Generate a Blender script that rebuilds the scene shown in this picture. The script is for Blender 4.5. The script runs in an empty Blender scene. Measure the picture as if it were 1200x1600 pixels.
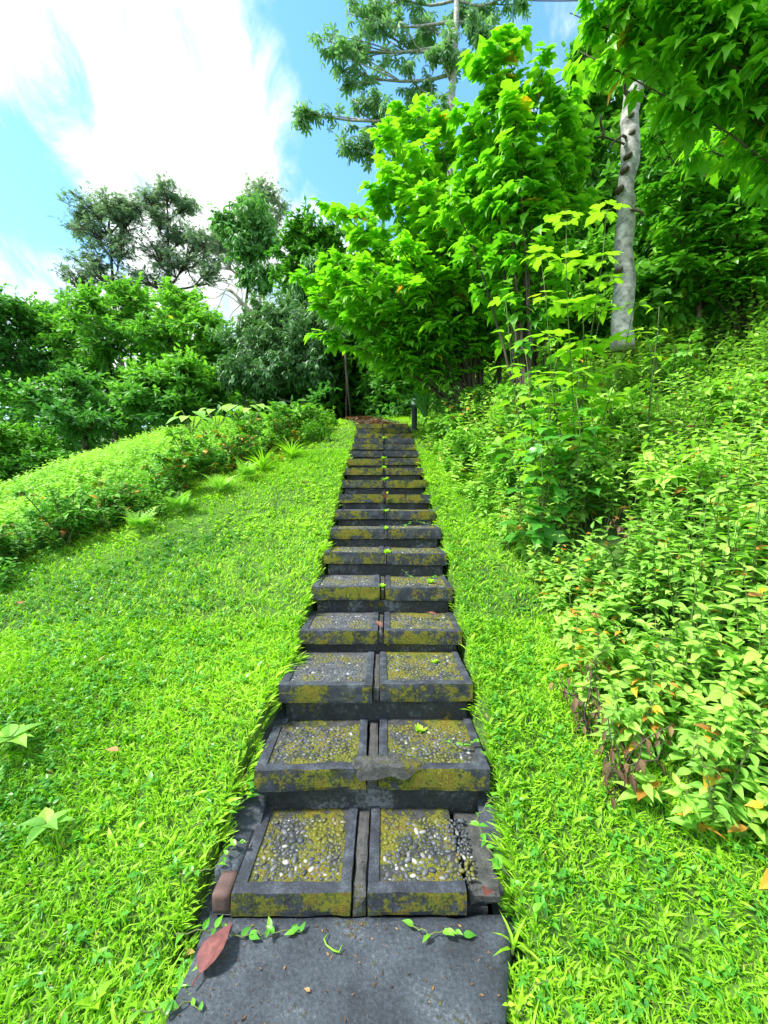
import bpy, bmesh, math, random
import numpy as np
from mathutils import Vector, Matrix, noise
R = math.radians
C = bpy.context.scene.collection
sc = bpy.context.scene
rng = np.random.default_rng(7)
random.seed(7)

# ------------------------------------------------------------------ camera
EYE = 1.6
F = 640.0                       # focal length in photo pixels (frame 1200 x 1600)
cam_d = bpy.data.cameras.new('camera')
cam_d.sensor_fit = 'VERTICAL'
cam_d.angle = 2 * math.atan(800 / F)
cam_d.shift_y = -35 / 1600
cam_d.clip_start = 0.02
cam_d.clip_end = 2000
cam = bpy.data.objects.new('camera', cam_d)
cam.location = (0, 0, EYE)
cam.rotation_euler = (R(90), 0, 0)
C.objects.link(cam)
sc.camera = cam

# ------------------------------------------------------------------ light
SUN_EL, SUN_AZ = 54, -105        # azimuth measured from +Y (view direction) towards +X
wd = bpy.data.worlds.new('World'); sc.world = wd; wd.use_nodes = True
nt = wd.node_tree; N = nt.nodes; L = nt.links
for n in list(N): N.remove(n)
def nd(tree, typ, **kw):
    n = tree.nodes.new(typ)
    for k, v in kw.items():
        if k.startswith('i_'): n.inputs[int(k[2:])].default_value = v
        else: setattr(n, k, v)
    return n
out = nd(nt, 'ShaderNodeOutputWorld')
bg = nd(nt, 'ShaderNodeBackground'); L.new(bg.outputs[0], out.inputs[0])
bg.inputs[1].default_value = 0.15
sky = nd(nt, 'ShaderNodeTexSky'); sky.sky_type = 'NISHITA'; sky.sun_disc = False
sky.sun_elevation = R(SUN_EL); sky.sun_rotation = R(SUN_AZ)
sky.air_density = 1.4; sky.dust_density = 0.4
tc = nd(nt, 'ShaderNodeTexCoord')
sep = nd(nt, 'ShaderNodeSeparateXYZ'); L.new(tc.outputs['Generated'], sep.inputs[0])
def wmath(op, a, b=None, c=None, clamp=False):
    m = nd(nt, 'ShaderNodeMath'); m.operation = op; m.use_clamp = clamp
    for i, v in enumerate((a, b, c)):
        if v is None: continue
        if isinstance(v, (int, float)): m.inputs[i].default_value = v
        else: L.new(v, m.inputs[i])
    return m.outputs[0]
zc = wmath('MAXIMUM', sep.outputs[2], 0.0)
den = wmath('ADD', zc, 0.22)
cx_ = wmath('DIVIDE', sep.outputs[0], den); cy_ = wmath('DIVIDE', sep.outputs[1], den)
cmb = nd(nt, 'ShaderNodeCombineXYZ'); L.new(wmath('ADD', sep.outputs[0], wmath('MULTIPLY', cx_, .25)), cmb.inputs[0]); L.new(wmath('MULTIPLY', sep.outputs[1], .6), cmb.inputs[1]); L.new(wmath('MULTIPLY', sep.outputs[2], 1.0), cmb.inputs[2])
def wnoise(scale, detail, rough, dist=0.0, off=(0, 0, 0), sc3=(1, 1, 1), rot=0):
    mp = nd(nt, 'ShaderNodeMapping'); L.new(cmb.outputs[0], mp.inputs[0])
    mp.inputs['Location'].default_value = off; mp.inputs['Scale'].default_value = sc3
    mp.inputs['Rotation'].default_value = (0, 0, rot)
    nz = nd(nt, 'ShaderNodeTexNoise'); L.new(mp.outputs[0], nz.inputs[0])
    nz.inputs['Scale'].default_value = scale; nz.inputs['Detail'].default_value = detail
    nz.inputs['Roughness'].default_value = rough; nz.inputs['Distortion'].default_value = dist
    return nz.outputs[0]
n1 = wnoise(2.1, 8, 0.55, 0.5, (3.1, 1.7, 0), (1.0, 1, 1), 0)
n2 = wnoise(6.0, 9, 0.62, 0.6, (1.0, 8.0, 0), (1.0, 1, 1), 0)
dens = wmath('ADD', wmath('MULTIPLY', n1, 0.6), wmath('MULTIPLY', n2, 0.4))
dens = wmath('MULTIPLY_ADD', dens, 3.7, -1.30)
def ddir(px, py):
    v = Vector(((px - 600) / F, 1.0, (765 - py) / F)); return v.normalized()
def bump(px, py, k, amp):
    """soft patch of thicker (amp>0) or thinner (amp<0) cloud round one direction of the sky"""
    vm = nd(nt, 'ShaderNodeVectorMath'); vm.operation = 'DOT_PRODUCT'
    nrm = nd(nt, 'ShaderNodeVectorMath'); nrm.operation = 'NORMALIZE'
    L.new(tc.outputs['Generated'], nrm.inputs[0]); L.new(nrm.outputs[0], vm.inputs[0])
    vm.inputs[1].default_value = ddir(px, py)
    e = wmath('EXPONENT', wmath('MULTIPLY', wmath('SUBTRACT', vm.outputs['Value'], 1.0), k))
    return wmath('MULTIPLY', e, amp)
for px, py, k, a in ((270, 190, 14, 0.18), (60, 20, 30, 0.2), (0, 440, 60, 0.25),
                     (490, 70, 55, -0.50), (120, 150, 220, -0.30), (60, 90, 420, -0.3), (35, 300, 170, -0.42), (5, 195, 420, -0.4),
                     (560, 290, 90, -0.32), (800, 30, 20, -0.3), (95, 345, 260, -0.3)):
    dens = wmath('ADD', dens, bump(px, py, k, a))
ramp = nd(nt, 'ShaderNodeMapRange'); ramp.interpolation_type = 'SMOOTHSTEP'
L.new(dens, ramp.inputs[0]); ramp.inputs[1].default_value = 0.18; ramp.inputs[2].default_value = 0.72
shade = nd(nt, 'ShaderNodeMapRange'); L.new(n2, shade.inputs[0])
shade.inputs[1].default_value = 0.35; shade.inputs[2].default_value = 0.62
shade.inputs[3].default_value = 2.1; shade.inputs[4].default_value = 4.2
cc = nd(nt, 'ShaderNodeCombineXYZ')
L.new(wmath('MULTIPLY', shade.outputs[0], 0.95), cc.inputs[0]); L.new(shade.outputs[0], cc.inputs[1]); L.new(wmath('MULTIPLY', shade.outputs[0], 0.99), cc.inputs[2])
skb = nd(nt, 'ShaderNodeVectorMath'); skb.operation = 'MULTIPLY'
L.new(sky.outputs[0], skb.inputs[0]); skb.inputs[1].default_value = (0.50, 0.80, 1.00)
mx = nd(nt, 'ShaderNodeMix'); mx.data_type = 'VECTOR'
L.new(ramp.outputs[0], mx.inputs[0]); L.new(skb.outputs[0], mx.inputs[4]); L.new(cc.outputs[0], mx.inputs[5])
L.new(mx.outputs[1], bg.inputs[0])

sd = bpy.data.lights.new('sun', 'SUN'); sd.energy = 2.9; sd.angle = R(8); sd.color = (1.0, 0.97, 0.90)
so = bpy.data.objects.new('sun', sd); C.objects.link(so)
sdir = Vector((math.sin(R(SUN_AZ)) * math.cos(R(SUN_EL)), math.cos(R(SUN_AZ)) * math.cos(R(SUN_EL)), math.sin(R(SUN_EL))))
so.rotation_euler = sdir.to_track_quat('Z', 'Y').to_euler()
so.location = (-20, 10, 30)

sc.view_settings.view_transform = 'Standard'
sc.view_settings.look = 'None'
sc.view_settings.exposure = 1.5
sc.view_settings.gamma = 1
sc.cycles.max_bounces = 6
sc.cycles.diffuse_bounces = 3
sc.cycles.transmission_bounces = 4
sc.cycles.use_denoising = True

# ------------------------------------------------------------------ helpers: objects
def link(o, parent=None):
    C.objects.link(o)
    if parent is not None: o.parent = parent
    return o
def tag(o, label=None, cat=None, group=None, kind=None):
    if label: o['label'] = label
    if cat: o['category'] = cat
    if group: o['group'] = group
    if kind: o['kind'] = kind
    return o
def thing(name, label, cat, loc=(0, 0, 0), rotz=0, group=None):
    o = bpy.data.objects.new(name, None); o.location = loc; o.rotation_euler = (0, 0, rotz)
    o.empty_display_size = 0.1
    link(o); return tag(o, label, cat, group)
def dup(root, loc, rotz, label, scale=1.0, group=None):
    r = root.copy(); C.objects.link(r); r.location = loc; r.rotation_euler = (0, 0, rotz); r.scale = (scale,) * 3
    r['label'] = label
    if group: r['group'] = group
    for ch in list(root.children):
        c = ch.copy(); C.objects.link(c); c.parent = r
        for g in list(ch.children):
            d = g.copy(); C.objects.link(d); d.parent = c
    return r

class Acc:
    """collects geometry in numpy and links it as one mesh object"""
    def __init__(s): s.v = []; s.l = []; s.z = []; s.a = []; s.n = 0
    def raw(s, v, loops, sizes, val=0.5):
        v = np.asarray(v, float).reshape(-1, 3)
        s.v.append(v); s.l.append(np.asarray(loops, int) + s.n); s.z.append(np.asarray(sizes, int))
        s.a.append(np.full(len(v), val) if np.isscalar(val) else np.asarray(val, float)); s.n += len(v)
    def scatter(s, tmpl, pos, M, val):
        """tmpl=(verts, loops, sizes); pos (n,3); M (n,3,3) with columns = local axes; val (n,)"""
        tv, tl, ts = tmpl; n = len(pos)
        if n == 0: return
        v = np.einsum('nij,kj->nki', M, tv) + pos[:, None, :]
        k = len(tv)
        l = (tl[None, :] + (np.arange(n) * k)[:, None]).ravel() + s.n
        s.v.append(v.reshape(-1, 3)); s.l.append(l); s.z.append(np.tile(ts, n))
        s.a.append(np.repeat(val, k)); s.n += n * k
    def build(s, name, mat, parent=None, smooth=False):
        me = bpy.data.meshes.new(name)
        v = np.concatenate(s.v).astype(np.float32); l = np.concatenate(s.l).astype(np.int32); z = np.concatenate(s.z).astype(np.int32)
        me.vertices.add(len(v)); me.vertices.foreach_set('co', v.ravel())
        me.loops.add(len(l)); me.loops.foreach_set('vertex_index', l)
        me.polygons.add(len(z)); st = np.zeros(len(z), np.int32); st[1:] = np.cumsum(z)[:-1]
        me.polygons.foreach_set('loop_start', st); me.polygons.foreach_set('loop_total', z)
        at = me.attributes.new('v', 'FLOAT', 'POINT'); at.data.foreach_set('value', np.concatenate(s.a).astype(np.float32))
        me.polygons.foreach_set('use_smooth', np.full(len(z), smooth))
        me.update(calc_edges=True)
        if mat is not None: me.materials.append(mat)
        return link(bpy.data.objects.new(name, me), parent)

def unit(a): return a / np.maximum(np.linalg.norm(a, axis=-1, keepdims=True), 1e-9)
def frames(d, up, scale):
    """matrices whose y axis is d, z axis near up"""
    d = unit(d); x = unit(np.cross(d, up)); z = np.cross(x, d)
    sc_ = np.asarray(scale, float)
    if sc_.ndim == 0: sc_ = np.full(len(d), float(sc_))
    return np.stack([x, d, z], axis=2) * sc_[:, None, None]
def tube(acc, pts, rad, sides=5, val=0.5):
    pts = np.asarray(pts, float); rad = np.broadcast_to(np.asarray(rad, float), (len(pts),)); n = len(pts)
    t = unit(np.gradient(pts, axis=0)); ref = np.array([0.3, 0.9, 0.1]) if abs(t[0][2]) > .8 else np.array([0, 0, 1.0])
    u = unit(np.cross(t, ref)); w = np.cross(t, u)
    a = np.arange(sides) * 2 * math.pi / sides
    v = pts[:, None, :] + rad[:, None, None] * (np.cos(a)[None, :, None] * u[:, None, :] + np.sin(a)[None, :, None] * w[:, None, :])
    i = np.arange(n - 1)[:, None] * sides; j = np.arange(sides)[None, :]; k = (j + 1) % sides
    q = np.stack([i + j, i + k, i + sides + k, i + sides + j], -1).reshape(-1)
    loops = list(q) + [(n - 1) * sides + x for x in range(sides)] + list(range(sides))[::-1]
    acc.raw(v.reshape(-1, 3), loops, [4] * ((n - 1) * sides) + [sides, sides], val)
def curve(p0, p1, n=6, sag=0.0, wob=0.0, r=None):
    r = r or rng
    p0 = np.asarray(p0, float); p1 = np.asarray(p1, float); t = np.linspace(0, 1, n)[:, None]
    p = p0 + (p1 - p0) * t; p[:, 2] += sag * (4 * t[:, 0] * (1 - t[:, 0]))
    if wob:
        w = np.zeros((n, 3))
        for k_ in (1, 2, 3): w += np.sin(t * math.pi * k_) * r.normal(0, wob * 1.6 / k_, 3)[None, :]
        p += w
    return p

# ------------------------------------------------------------------ leaf shapes (base at origin, along +Y, face up +Z)
def strip(rows):
    """rows = list of (mid(x,y,z), left, right) or point; makes a folded blade"""
    v = []; loops = []; sizes = []; idx = []
    for r in rows:
        if len(r) == 1: v.append(r[0]); idx.append((len(v) - 1,))
        else: v += list(r); idx.append((len(v) - 3, len(v) - 2, len(v) - 1))
    for a, b in zip(idx, idx[1:]):
        if len(a) == 1 and len(b) == 3: loops += [a[0], b[0], b[1], a[0], b[2], b[0]]; sizes += [3, 3]
        elif len(a) == 3 and len(b) == 1: loops += [a[0], b[0], a[1], a[0], a[2], b[0]]; sizes += [3, 3]
        else: loops += [a[0], b[0], b[1], a[1], a[0], a[2], b[2], b[0]]; sizes += [4, 4]
    return np.array(v, float), np.array(loops), np.array(sizes)
def leaf(w=0.22, ys=(0.15, 0.4, 0.7), ws=(0.7, 1.0, 0.6), fold=0.25, curl=0.25):
    rows = [((0, 0, 0),)]
    for y, k in zip(ys, ws):
        z = -curl * y * y + 0.1 * y; hw = w * k
        rows.append(((0, y, z), (-hw, y, z + fold * hw), (hw, y, z + fold * hw)))
    rows.append(((0, 1, -curl + .1),)); return strip(rows)
def blade(w=0.035, lean=0.3, n=3, fold=.2):
    rows = []
    for i in range(n):
        t = i / n; y = lean * t * t * 1.4; z = t - 0.35 * lean * t * t; hw = w * (1 - 0.55 * t * t)
        rows.append(((0, y, z), (-hw, y + fold * hw, z), (hw, y + fold * hw, z)))
    rows.append(((0, lean * 1.4, 1 - .35 * lean * 1.6),)); return strip(rows)
def lobed(curl=0.45, k=1.0):
    mid = [0, .12, .25, .38, .58, .8]
    o = [(.22, -.10), (.46, .06), (.58, .36), (.23, .40), (.30, .64), (.15, .84)]
    rows = []
    for m, (x, y) in zip(mid, o):
        def zz(a, b): return -curl * (b * b * .9 + a * a * .7) + .06
        x *= k
        rows.append(((0, m, zz(0, m)), (-x, y, zz(x, y) + .05), (x, y, zz(x, y) + .05)))
    rows.append(((0, 1.05, -curl),)); return strip(rows)
def join(parts):
    V = []; Lp = []; S = []; n = 0
    for v, l, s in parts: V.append(v); Lp.append(l + n); S.append(s); n += len(v)
    return np.concatenate(V), np.concatenate(Lp), np.concatenate(S)
def xf(t, M, off=(0, 0, 0)): return (t[0] @ np.array(M).T + np.array(off), t[1], t[2])
def rotz(a): c, s = math.cos(a), math.sin(a); return np.array([[c, -s, 0], [s, c, 0], [0, 0, 1.0]])
def rotx(a): c, s = math.cos(a), math.sin(a); return np.array([[1.0, 0, 0], [0, c, -s], [0, s, c]])
OVATE = leaf()
OVATE_FINE = leaf(0.24, (0.08, .22, 0.42, 0.62, .82), (0.55, .92, 1.0, 0.72, .3), .3, .35)
OVATE_FLAT = leaf(0.26, (0.12, 0.4, 0.72), (0.7, 1.0, 0.6), .12, .1)
SMALL = leaf(0.24, (0.45,), (1.0,), .25, .15)
LANCE = leaf(0.10, (0.3, 0.65), (1.0, 0.7), .3, .5)
LOBED = lobed(); LOBED2 = lobed(.7, .85); LOBED3 = lobed(.2, 1.1)
DIGIT = join([xf(leaf(0.14, (0.3, .7), (.8, 1.0), .2, .3), rotz(a) @ rotx(-0.5 + .2 * math.cos(a))) for a in (-2.2, -1.3, -.45, .45, 1.3, 2.2)])
PINN = join([xf(SMALL, rotz(sgn * 1.0) * .38, (0, y, -.25 * y * y)) for y in (.15, .35, .55, .75) for sgn in (1, -1)] + [xf(SMALL, np.eye(3) * .38, (0, .85, -.2))])
FERN = join([xf(leaf(.16, (.4,), (1,), .1, .1), rotz(sgn * 1.25) * (.34 * (1.05 - y)), (0, y, .35 * y - .5 * y * y)) for y in np.arange(.1, .98, .075) for sgn in (1, -1)])
BLADES = [blade(.04, l) for l in (.12, .3, .6)] + [blade(.05, .5), blade(.09, .5), blade(.14, .4)]
TRIO = join([xf(leaf(.2, (.2, .5, .78), (.7, 1.0, .55), .25, .3), rotz(a) * s, (0, .12, 0)) for a, s in ((0, 1), (1.15, .72), (-1.15, .72))])
def twig_t():
    v = []; l = []; s = []
    for i, (y, r) in enumerate(((0, 1), (.5, .7), (1, .3))):
        for a in range(3): v.append((r * math.cos(a * 2.094), y, r * math.sin(a * 2.094)))
    for i in range(2):
        for a in range(3):
            b = (a + 1) % 3; l += [i * 3 + a, i * 3 + b, i * 3 + 3 + b, i * 3 + 3 + a]; s.append(4)
    return np.array(v), np.array(l), np.array(s)
TWIG = twig_t()
def twigs(acc, start, d, ln, rad, val=.5):
    n = len(start)
    if n == 0: return
    M = frames(d, np.tile([.31, .2, .93], (n, 1)), 1.0)
    M = M.copy(); M[:, :, 0] *= rad[:, None]; M[:, :, 2] *= rad[:, None]; M[:, :, 1] *= ln[:, None]
    acc.scatter(TWIG, start, M, np.full(n, val))

# ------------------------------------------------------------------ materials
def new_mat(name):
    m = bpy.data.materials.new(name); m.use_nodes = True; t = m.node_tree
    for n in list(t.nodes): t.nodes.remove(n)
    o = nd(t, 'ShaderNodeOutputMaterial'); b = nd(t, 'ShaderNodeBsdfPrincipled'); t.links.new(b.outputs[0], o.inputs[0])
    return m, t, b, o
def ramp_node(t, fac, stops):
    r = nd(t, 'ShaderNodeValToRGB'); t.links.new(fac, r.inputs[0]); e = r.color_ramp.elements
    while len(e) < len(stops): e.new(0.5)
    for el, (p, c) in zip(e, stops): el.position = p; el.color = (*c, 1)
    return r.outputs[0]
def leaf_mat(name, stops, rough=.45, trans=.35, tcol=(1.0, 1.25, .5), patch=0.0, pscale=1.0, spec=.4):
    m, t, b, o = new_mat(name)
    at = nd(t, 'ShaderNodeAttribute'); at.attribute_name = 'v'
    fac = at.outputs['Fac']
    if patch:
        g = nd(t, 'ShaderNodeNewGeometry'); nz = nd(t, 'ShaderNodeTexNoise'); t.links.new(g.outputs['Position'], nz.inputs[0])
        nz.inputs['Scale'].default_value = pscale; nz.inputs['Detail'].default_value = 3
        ma = nd(t, 'ShaderNodeMath'); ma.operation = 'MULTIPLY_ADD'; t.links.new(nz.outputs[0], ma.inputs[0])
        ma.inputs[1].default_value = patch; ma.inputs[2].default_value = -patch / 2
        # leaves whose value is above 0.9 are the withered ones and keep it
        ad = nd(t, 'ShaderNodeMath'); ad.operation = 'ADD'; t.links.new(fac, ad.inputs[0]); t.links.new(ma.outputs[0], ad.inputs[1])
        mn = nd(t, 'ShaderNodeClamp'); t.links.new(ad.outputs[0], mn.inputs[0]); mn.inputs[1].default_value = 0.0; mn.inputs[2].default_value = .88
        gt = nd(t, 'ShaderNodeMath'); gt.operation = 'GREATER_THAN'; t.links.new(fac, gt.inputs[0]); gt.inputs[1].default_value = .9
        mi = nd(t, 'ShaderNodeMix'); t.links.new(gt.outputs[0], mi.inputs[0]); t.links.new(mn.outputs[0], mi.inputs[2]); t.links.new(fac, mi.inputs[3])
        fac = mi.outputs[0]
    col = ramp_node(t, fac, stops); t.links.new(col, b.inputs['Base Color'])
    b.inputs['Roughness'].default_value = rough; b.inputs['Specular IOR Level'].default_value = spec
    tr = nd(t, 'ShaderNodeBsdfTranslucent')
    mu = nd(t, 'ShaderNodeMix'); mu.data_type = 'RGBA'; mu.blend_type = 'MULTIPLY'; mu.inputs[0].default_value = 1
    t.links.new(col, mu.inputs[6]); mu.inputs[7].default_value = (*tcol, 1); t.links.new(mu.outputs[2], tr.inputs[0])
    ms = nd(t, 'ShaderNodeMixShader'); ms.inputs[0].default_value = trans
    t.links.new(b.outputs[0], ms.inputs[1]); t.links.new(tr.outputs[0], ms.inputs[2]); t.links.new(ms.outputs[0], o.inputs[0])
    return m
YEL, ORG, BRN = (.75, .45, .03), (.62, .27, .04), (.20, .09, .035)
M = {}
M['lawn'] = leaf_mat('lawn_grass', [(0, (.06, .25, .015)), (.45, (.27, .56, .018)), (.88, (.50, .76, .05)), (.93, (.5, .45, .08)), (1, (.3, .2, .06))], .5, .4, patch=.85, pscale=1.1)  # patch noise also puts the lawn's shading patches into the blade colour
M['herb'] = leaf_mat('herb_leaf', [(0, (.04, .20, .03)), (.5, (.10, .36, .03)), (.88, (.22, .52, .04)), (.93, (.4, .4, .05)), (1, (.3, .15, .05))], .35, .3, patch=.4, pscale=1.1)
M['under'] = leaf_mat('undergrowth_leaf', [(0, (.07, .25, .04)), (.45, (.23, .50, .065)), (.88, (.45, .71, .11)), (.915, YEL), (.96, ORG), (1, BRN)], .55, .35, patch=.3, pscale=.8)
M['ridge'] = leaf_mat('ridge_leaf', [(0, (.04, .17, .03)), (.45, (.11, .35, .03)), (.88, (.26, .55, .04)), (.915, YEL), (.96, ORG), (1, BRN)], .55, .3, patch=.35, pscale=1.2)
M['big'] = leaf_mat('big_lobed_leaf', [(0, (.06, .24, .03)), (.4, (.13, .40, .03)), (.88, (.32, .62, .04)), (.93, YEL), (1, ORG)], .40, .5, tcol=(1.25, 1.5, .4), patch=.65, pscale=1.0)
M['sapling'] = leaf_mat('young_leaf', [(0, (.25, .55, .03)), (.88, (.45, .70, .05)), (1, YEL)], .4, .45, patch=.2)
M['mid'] = leaf_mat('broad_leaf', [(0, (.05, .19, .055)), (.5, (.12, .34, .065)), (.88, (.28, .57, .07)), (1, YEL)], .45, .4, patch=.55, pscale=.35)
M['greygreen'] = leaf_mat('greygreen_leaf', [(0, (.05, .15, .05)), (.5, (.11, .26, .09)), (.88, (.22, .40, .14)), (1, YEL)], .4, .25, patch=.3, pscale=.5)
M['dark'] = leaf_mat('dark_leaf', [(0, (.045, .17, .035)), (.5, (.11, .32, .04)), (.88, (.24, .52, .05)), (1, YEL)], .42, .4, patch=.5, pscale=.5)
M['airy'] = leaf_mat('airy_leaf', [(0, (.14, .22, .19)), (.88, (.28, .38, .30)), (1, YEL)], .45, .4, patch=.2)
M['bamboo'] = leaf_mat('drooping_leaf', [(0, (.09, .26, .07)), (.88, (.22, .46, .15)), (1, YEL)], .4, .35)
M['tall'] = leaf_mat('tall_tree_leaf', [(0, (.13, .27, .17)), (.88, (.28, .46, .24)), (1, YEL)], .45, .45)
M['strap'] = leaf_mat('strap_leaf', [(0, (.05, .22, .05)), (.88, (.18, .46, .08)), (1, YEL)], .35, .3)
M['brown'] = leaf_mat('brown_dry_leaf', [(0, (.05, .03, .02)), (.5, (.13, .075, .035)), (.88, (.35, .20, .06)), (1, YEL)], .6, .2, tcol=(1.2, .9, .5))
M['withered'] = leaf_mat('withered_leaf', [(0, (.06, .02, .02)), (.5, (.22, .075, .07)), (1, (.45, .25, .10))], .55, .15, tcol=(1.2, .7, .5), patch=.9, pscale=45)
def bark(name, c0, c1, scale=6, bumpd=.02, stretch=.3):
    m, t, b, o = new_mat(name)
    tcn = nd(t, 'ShaderNodeTexCoord'); mp = nd(t, 'ShaderNodeMapping'); mp.inputs['Scale'].default_value = (1, 1, stretch)
    t.links.new(tcn.outputs['Object'], mp.inputs[0])
    nz = nd(t, 'ShaderNodeTexNoise'); t.links.new(mp.outputs[0], nz.inputs[0]); nz.inputs['Scale'].default_value = scale
    nz.inputs['Detail'].default_value = 8; nz.inputs['Roughness'].default_value = .65
    t.links.new(ramp_node(t, nz.outputs[0], [(.33, c0), (.62, c1)]), b.inputs['Base Color']); b.inputs['Roughness'].default_value = .8
    bp = nd(t, 'ShaderNodeBump'); bp.inputs['Strength'].default_value = .7; bp.inputs['Distance'].default_value = bumpd
    t.links.new(nz.outputs[0], bp.inputs['Height']); t.links.new(bp.outputs[0], b.inputs['Normal']); return m
M['bark'] = bark('brown_bark', (.03, .022, .016), (.10, .075, .05))
M['greybark'] = bark('grey_bark', (.12, .115, .105), (.50, .48, .44), 9, .03, 1.2)
M['palebark'] = bark('pale_bark', (.22, .19, .15), (.50, .45, .38), 7)
M['stem'] = bark('green_stem', (.06, .10, .02), (.14, .18, .05), 20, .003)
def stone(name, stops, scale=14, bumpd=.004, moss=0.0, mossy_face=False, rough=.75, fine=140):
    """weathered concrete; moss > 0 grows green-ochre moss in patches"""
    m, t, b, o = new_mat(name)
    g = nd(t, 'ShaderNodeNewGeometry'); P_ = g.outputs['Position']
    def nz(s, d=6, r=.6):
        n = nd(t, 'ShaderNodeTexNoise'); t.links.new(P_, n.inputs[0]); n.inputs['Scale'].default_value = s
        n.inputs['Detail'].default_value = d; n.inputs['Roughness'].default_value = r; return n.outputs[0]
    def ma(op, a, b_, cl=False):
        n = nd(t, 'ShaderNodeMath'); n.operation = op; n.use_clamp = cl
        for i, v in enumerate((a, b_)):
            if isinstance(v, (int, float)): n.inputs[i].default_value = v
            else: t.links.new(v, n.inputs[i])
        return n.outputs[0]
    a = nz(scale); f = nz(fine, 5, .8)
    col = ramp_node(t, ma('ADD', ma('MULTIPLY', a, .5), ma('MULTIPLY', f, .5)), stops)
    bp = nd(t, 'ShaderNodeBump'); bp.inputs['Strength'].default_value = .8; bp.inputs['Distance'].default_value = bumpd
    hgt = ma('ADD', f, ma('MULTIPLY', a, 1.5))
    rn = b.inputs['Roughness']; rn.default_value = rough
    if moss:
        big = nz(4.5, 6, .7); mid = nz(38, 5, .75)
        s = ma('ADD', ma('MULTIPLY', big, .6), ma('MULTIPLY', mid, .4))
        if mossy_face:      # moss thrives on the damp upright faces, little on the trodden top
            sx = nd(t, 'ShaderNodeSeparateXYZ'); t.links.new(g.outputs['True Normal'], sx.inputs[0])
            s = ma('SUBTRACT', s, ma('MULTIPLY', ma('ABSOLUTE', sx.outputs[2], 0), .20))
        mr = nd(t, 'ShaderNodeMapRange'); t.links.new(s, mr.inputs[0]); th = .62 - moss * .26
        mr.inputs[1].default_value = th; mr.inputs[2].default_value = th + .045
        mcol = ramp_node(t, ma('ADD', ma('MULTIPLY', nz(9, 3), .55), ma('MULTIPLY', nz(90, 3), .45)),
                         [(.36, (.025, .035, .008)), (.43, (.06, .08, .008)), (.49, (.16, .185, .010)), (.54, (.25, .25, .012)), (.59, (.15, .08, .010)), (.67, (.32, .36, .02))])
        mi = nd(t, 'ShaderNodeMix'); mi.data_type = 'RGBA'; t.links.new(mr.outputs[0], mi.inputs[0]); t.links.new(col, mi.inputs[6]); t.links.new(mcol, mi.inputs[7])
        col = mi.outputs[2]
        hgt = ma('ADD', hgt, ma('MULTIPLY', mr.outputs[0], ma('MULTIPLY', nz(220, 4, .8), 5.0)))
        rr = nd(t, 'ShaderNodeMapRange'); t.links.new(mr.outputs[0], rr.inputs[0]); rr.inputs[3].default_value = rough; rr.inputs[4].default_value = .95
        t.links.new(rr.outputs[0], rn)
    t.links.new(hgt, bp.inputs['Height']); t.links.new(bp.outputs[0], b.inputs['Normal'])
    t.links.new(col, b.inputs['Base Color']); return m
ST = [(.36, (.010, .012, .018)), (.5, (.030, .036, .050)), (.62, (.09, .105, .125))]
M['slab'] = stone('weathered_concrete', ST, moss=.60, mossy_face=True)
M['slab_clean'] = stone('dry_concrete', ST, moss=.35, mossy_face=True)
M['panel'] = stone('panel_mortar', [(.40, (.014, .016, .018)), (.62, (.085, .085, .09))], moss=.62)
M['panel_clean'] = stone('bare_panel_mortar', [(.32, (.03, .032, .038)), (.66, (.11, .115, .125))], moss=.25)
M['riser'] = stone('dark_riser_concrete', [(.38, (.010, .011, .012)), (.53, (.032, .036, .037)), (.62, (.16, .17, .175))], 5, moss=.16, fine=45)  # dark riser concrete with scattered paler patches
M['mortar'] = stone('grey_mortar', [(.38, (.03, .032, .032)), (.62, (.13, .13, .125))], 18, .012, moss=.3)
M['path'] = stone('grey_path_concrete', [(.34, (.008, .010, .014)), (.46, (.030, .038, .050)), (.56, (.060, .074, .092)), (.64, (.14, .16, .18)), (.74, (.34, .36, .37))], 4.5, .006, moss=.12, rough=.6, fine=75)
M['brick'] = stone('red_brick', [(.35, (.06, .035, .035)), (.6, (.15, .085, .07))], 20, .004)
def soil_mat(name, c0, c1, scale):
    m, t, b, o = new_mat(name); g = nd(t, 'ShaderNodeNewGeometry'); nz = nd(t, 'ShaderNodeTexNoise')
    t.links.new(g.outputs['Position'], nz.inputs[0]); nz.inputs['Scale'].default_value = scale; nz.inputs['Detail'].default_value = 9
    t.links.new(ramp_node(t, nz.outputs[0], [(.35, c0), (.65, c1)]), b.inputs['Base Color']); b.inputs['Roughness'].default_value = .95
    bp = nd(t, 'ShaderNodeBump'); bp.inputs['Distance'].default_value = .05; t.links.new(nz.outputs[0], bp.inputs['Height']); t.links.new(bp.outputs[0], b.inputs['Normal']); return m
M['soil'] = soil_mat('mossy_soil', (.03, .07, .01), (.075, .17, .016), 5)
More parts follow.
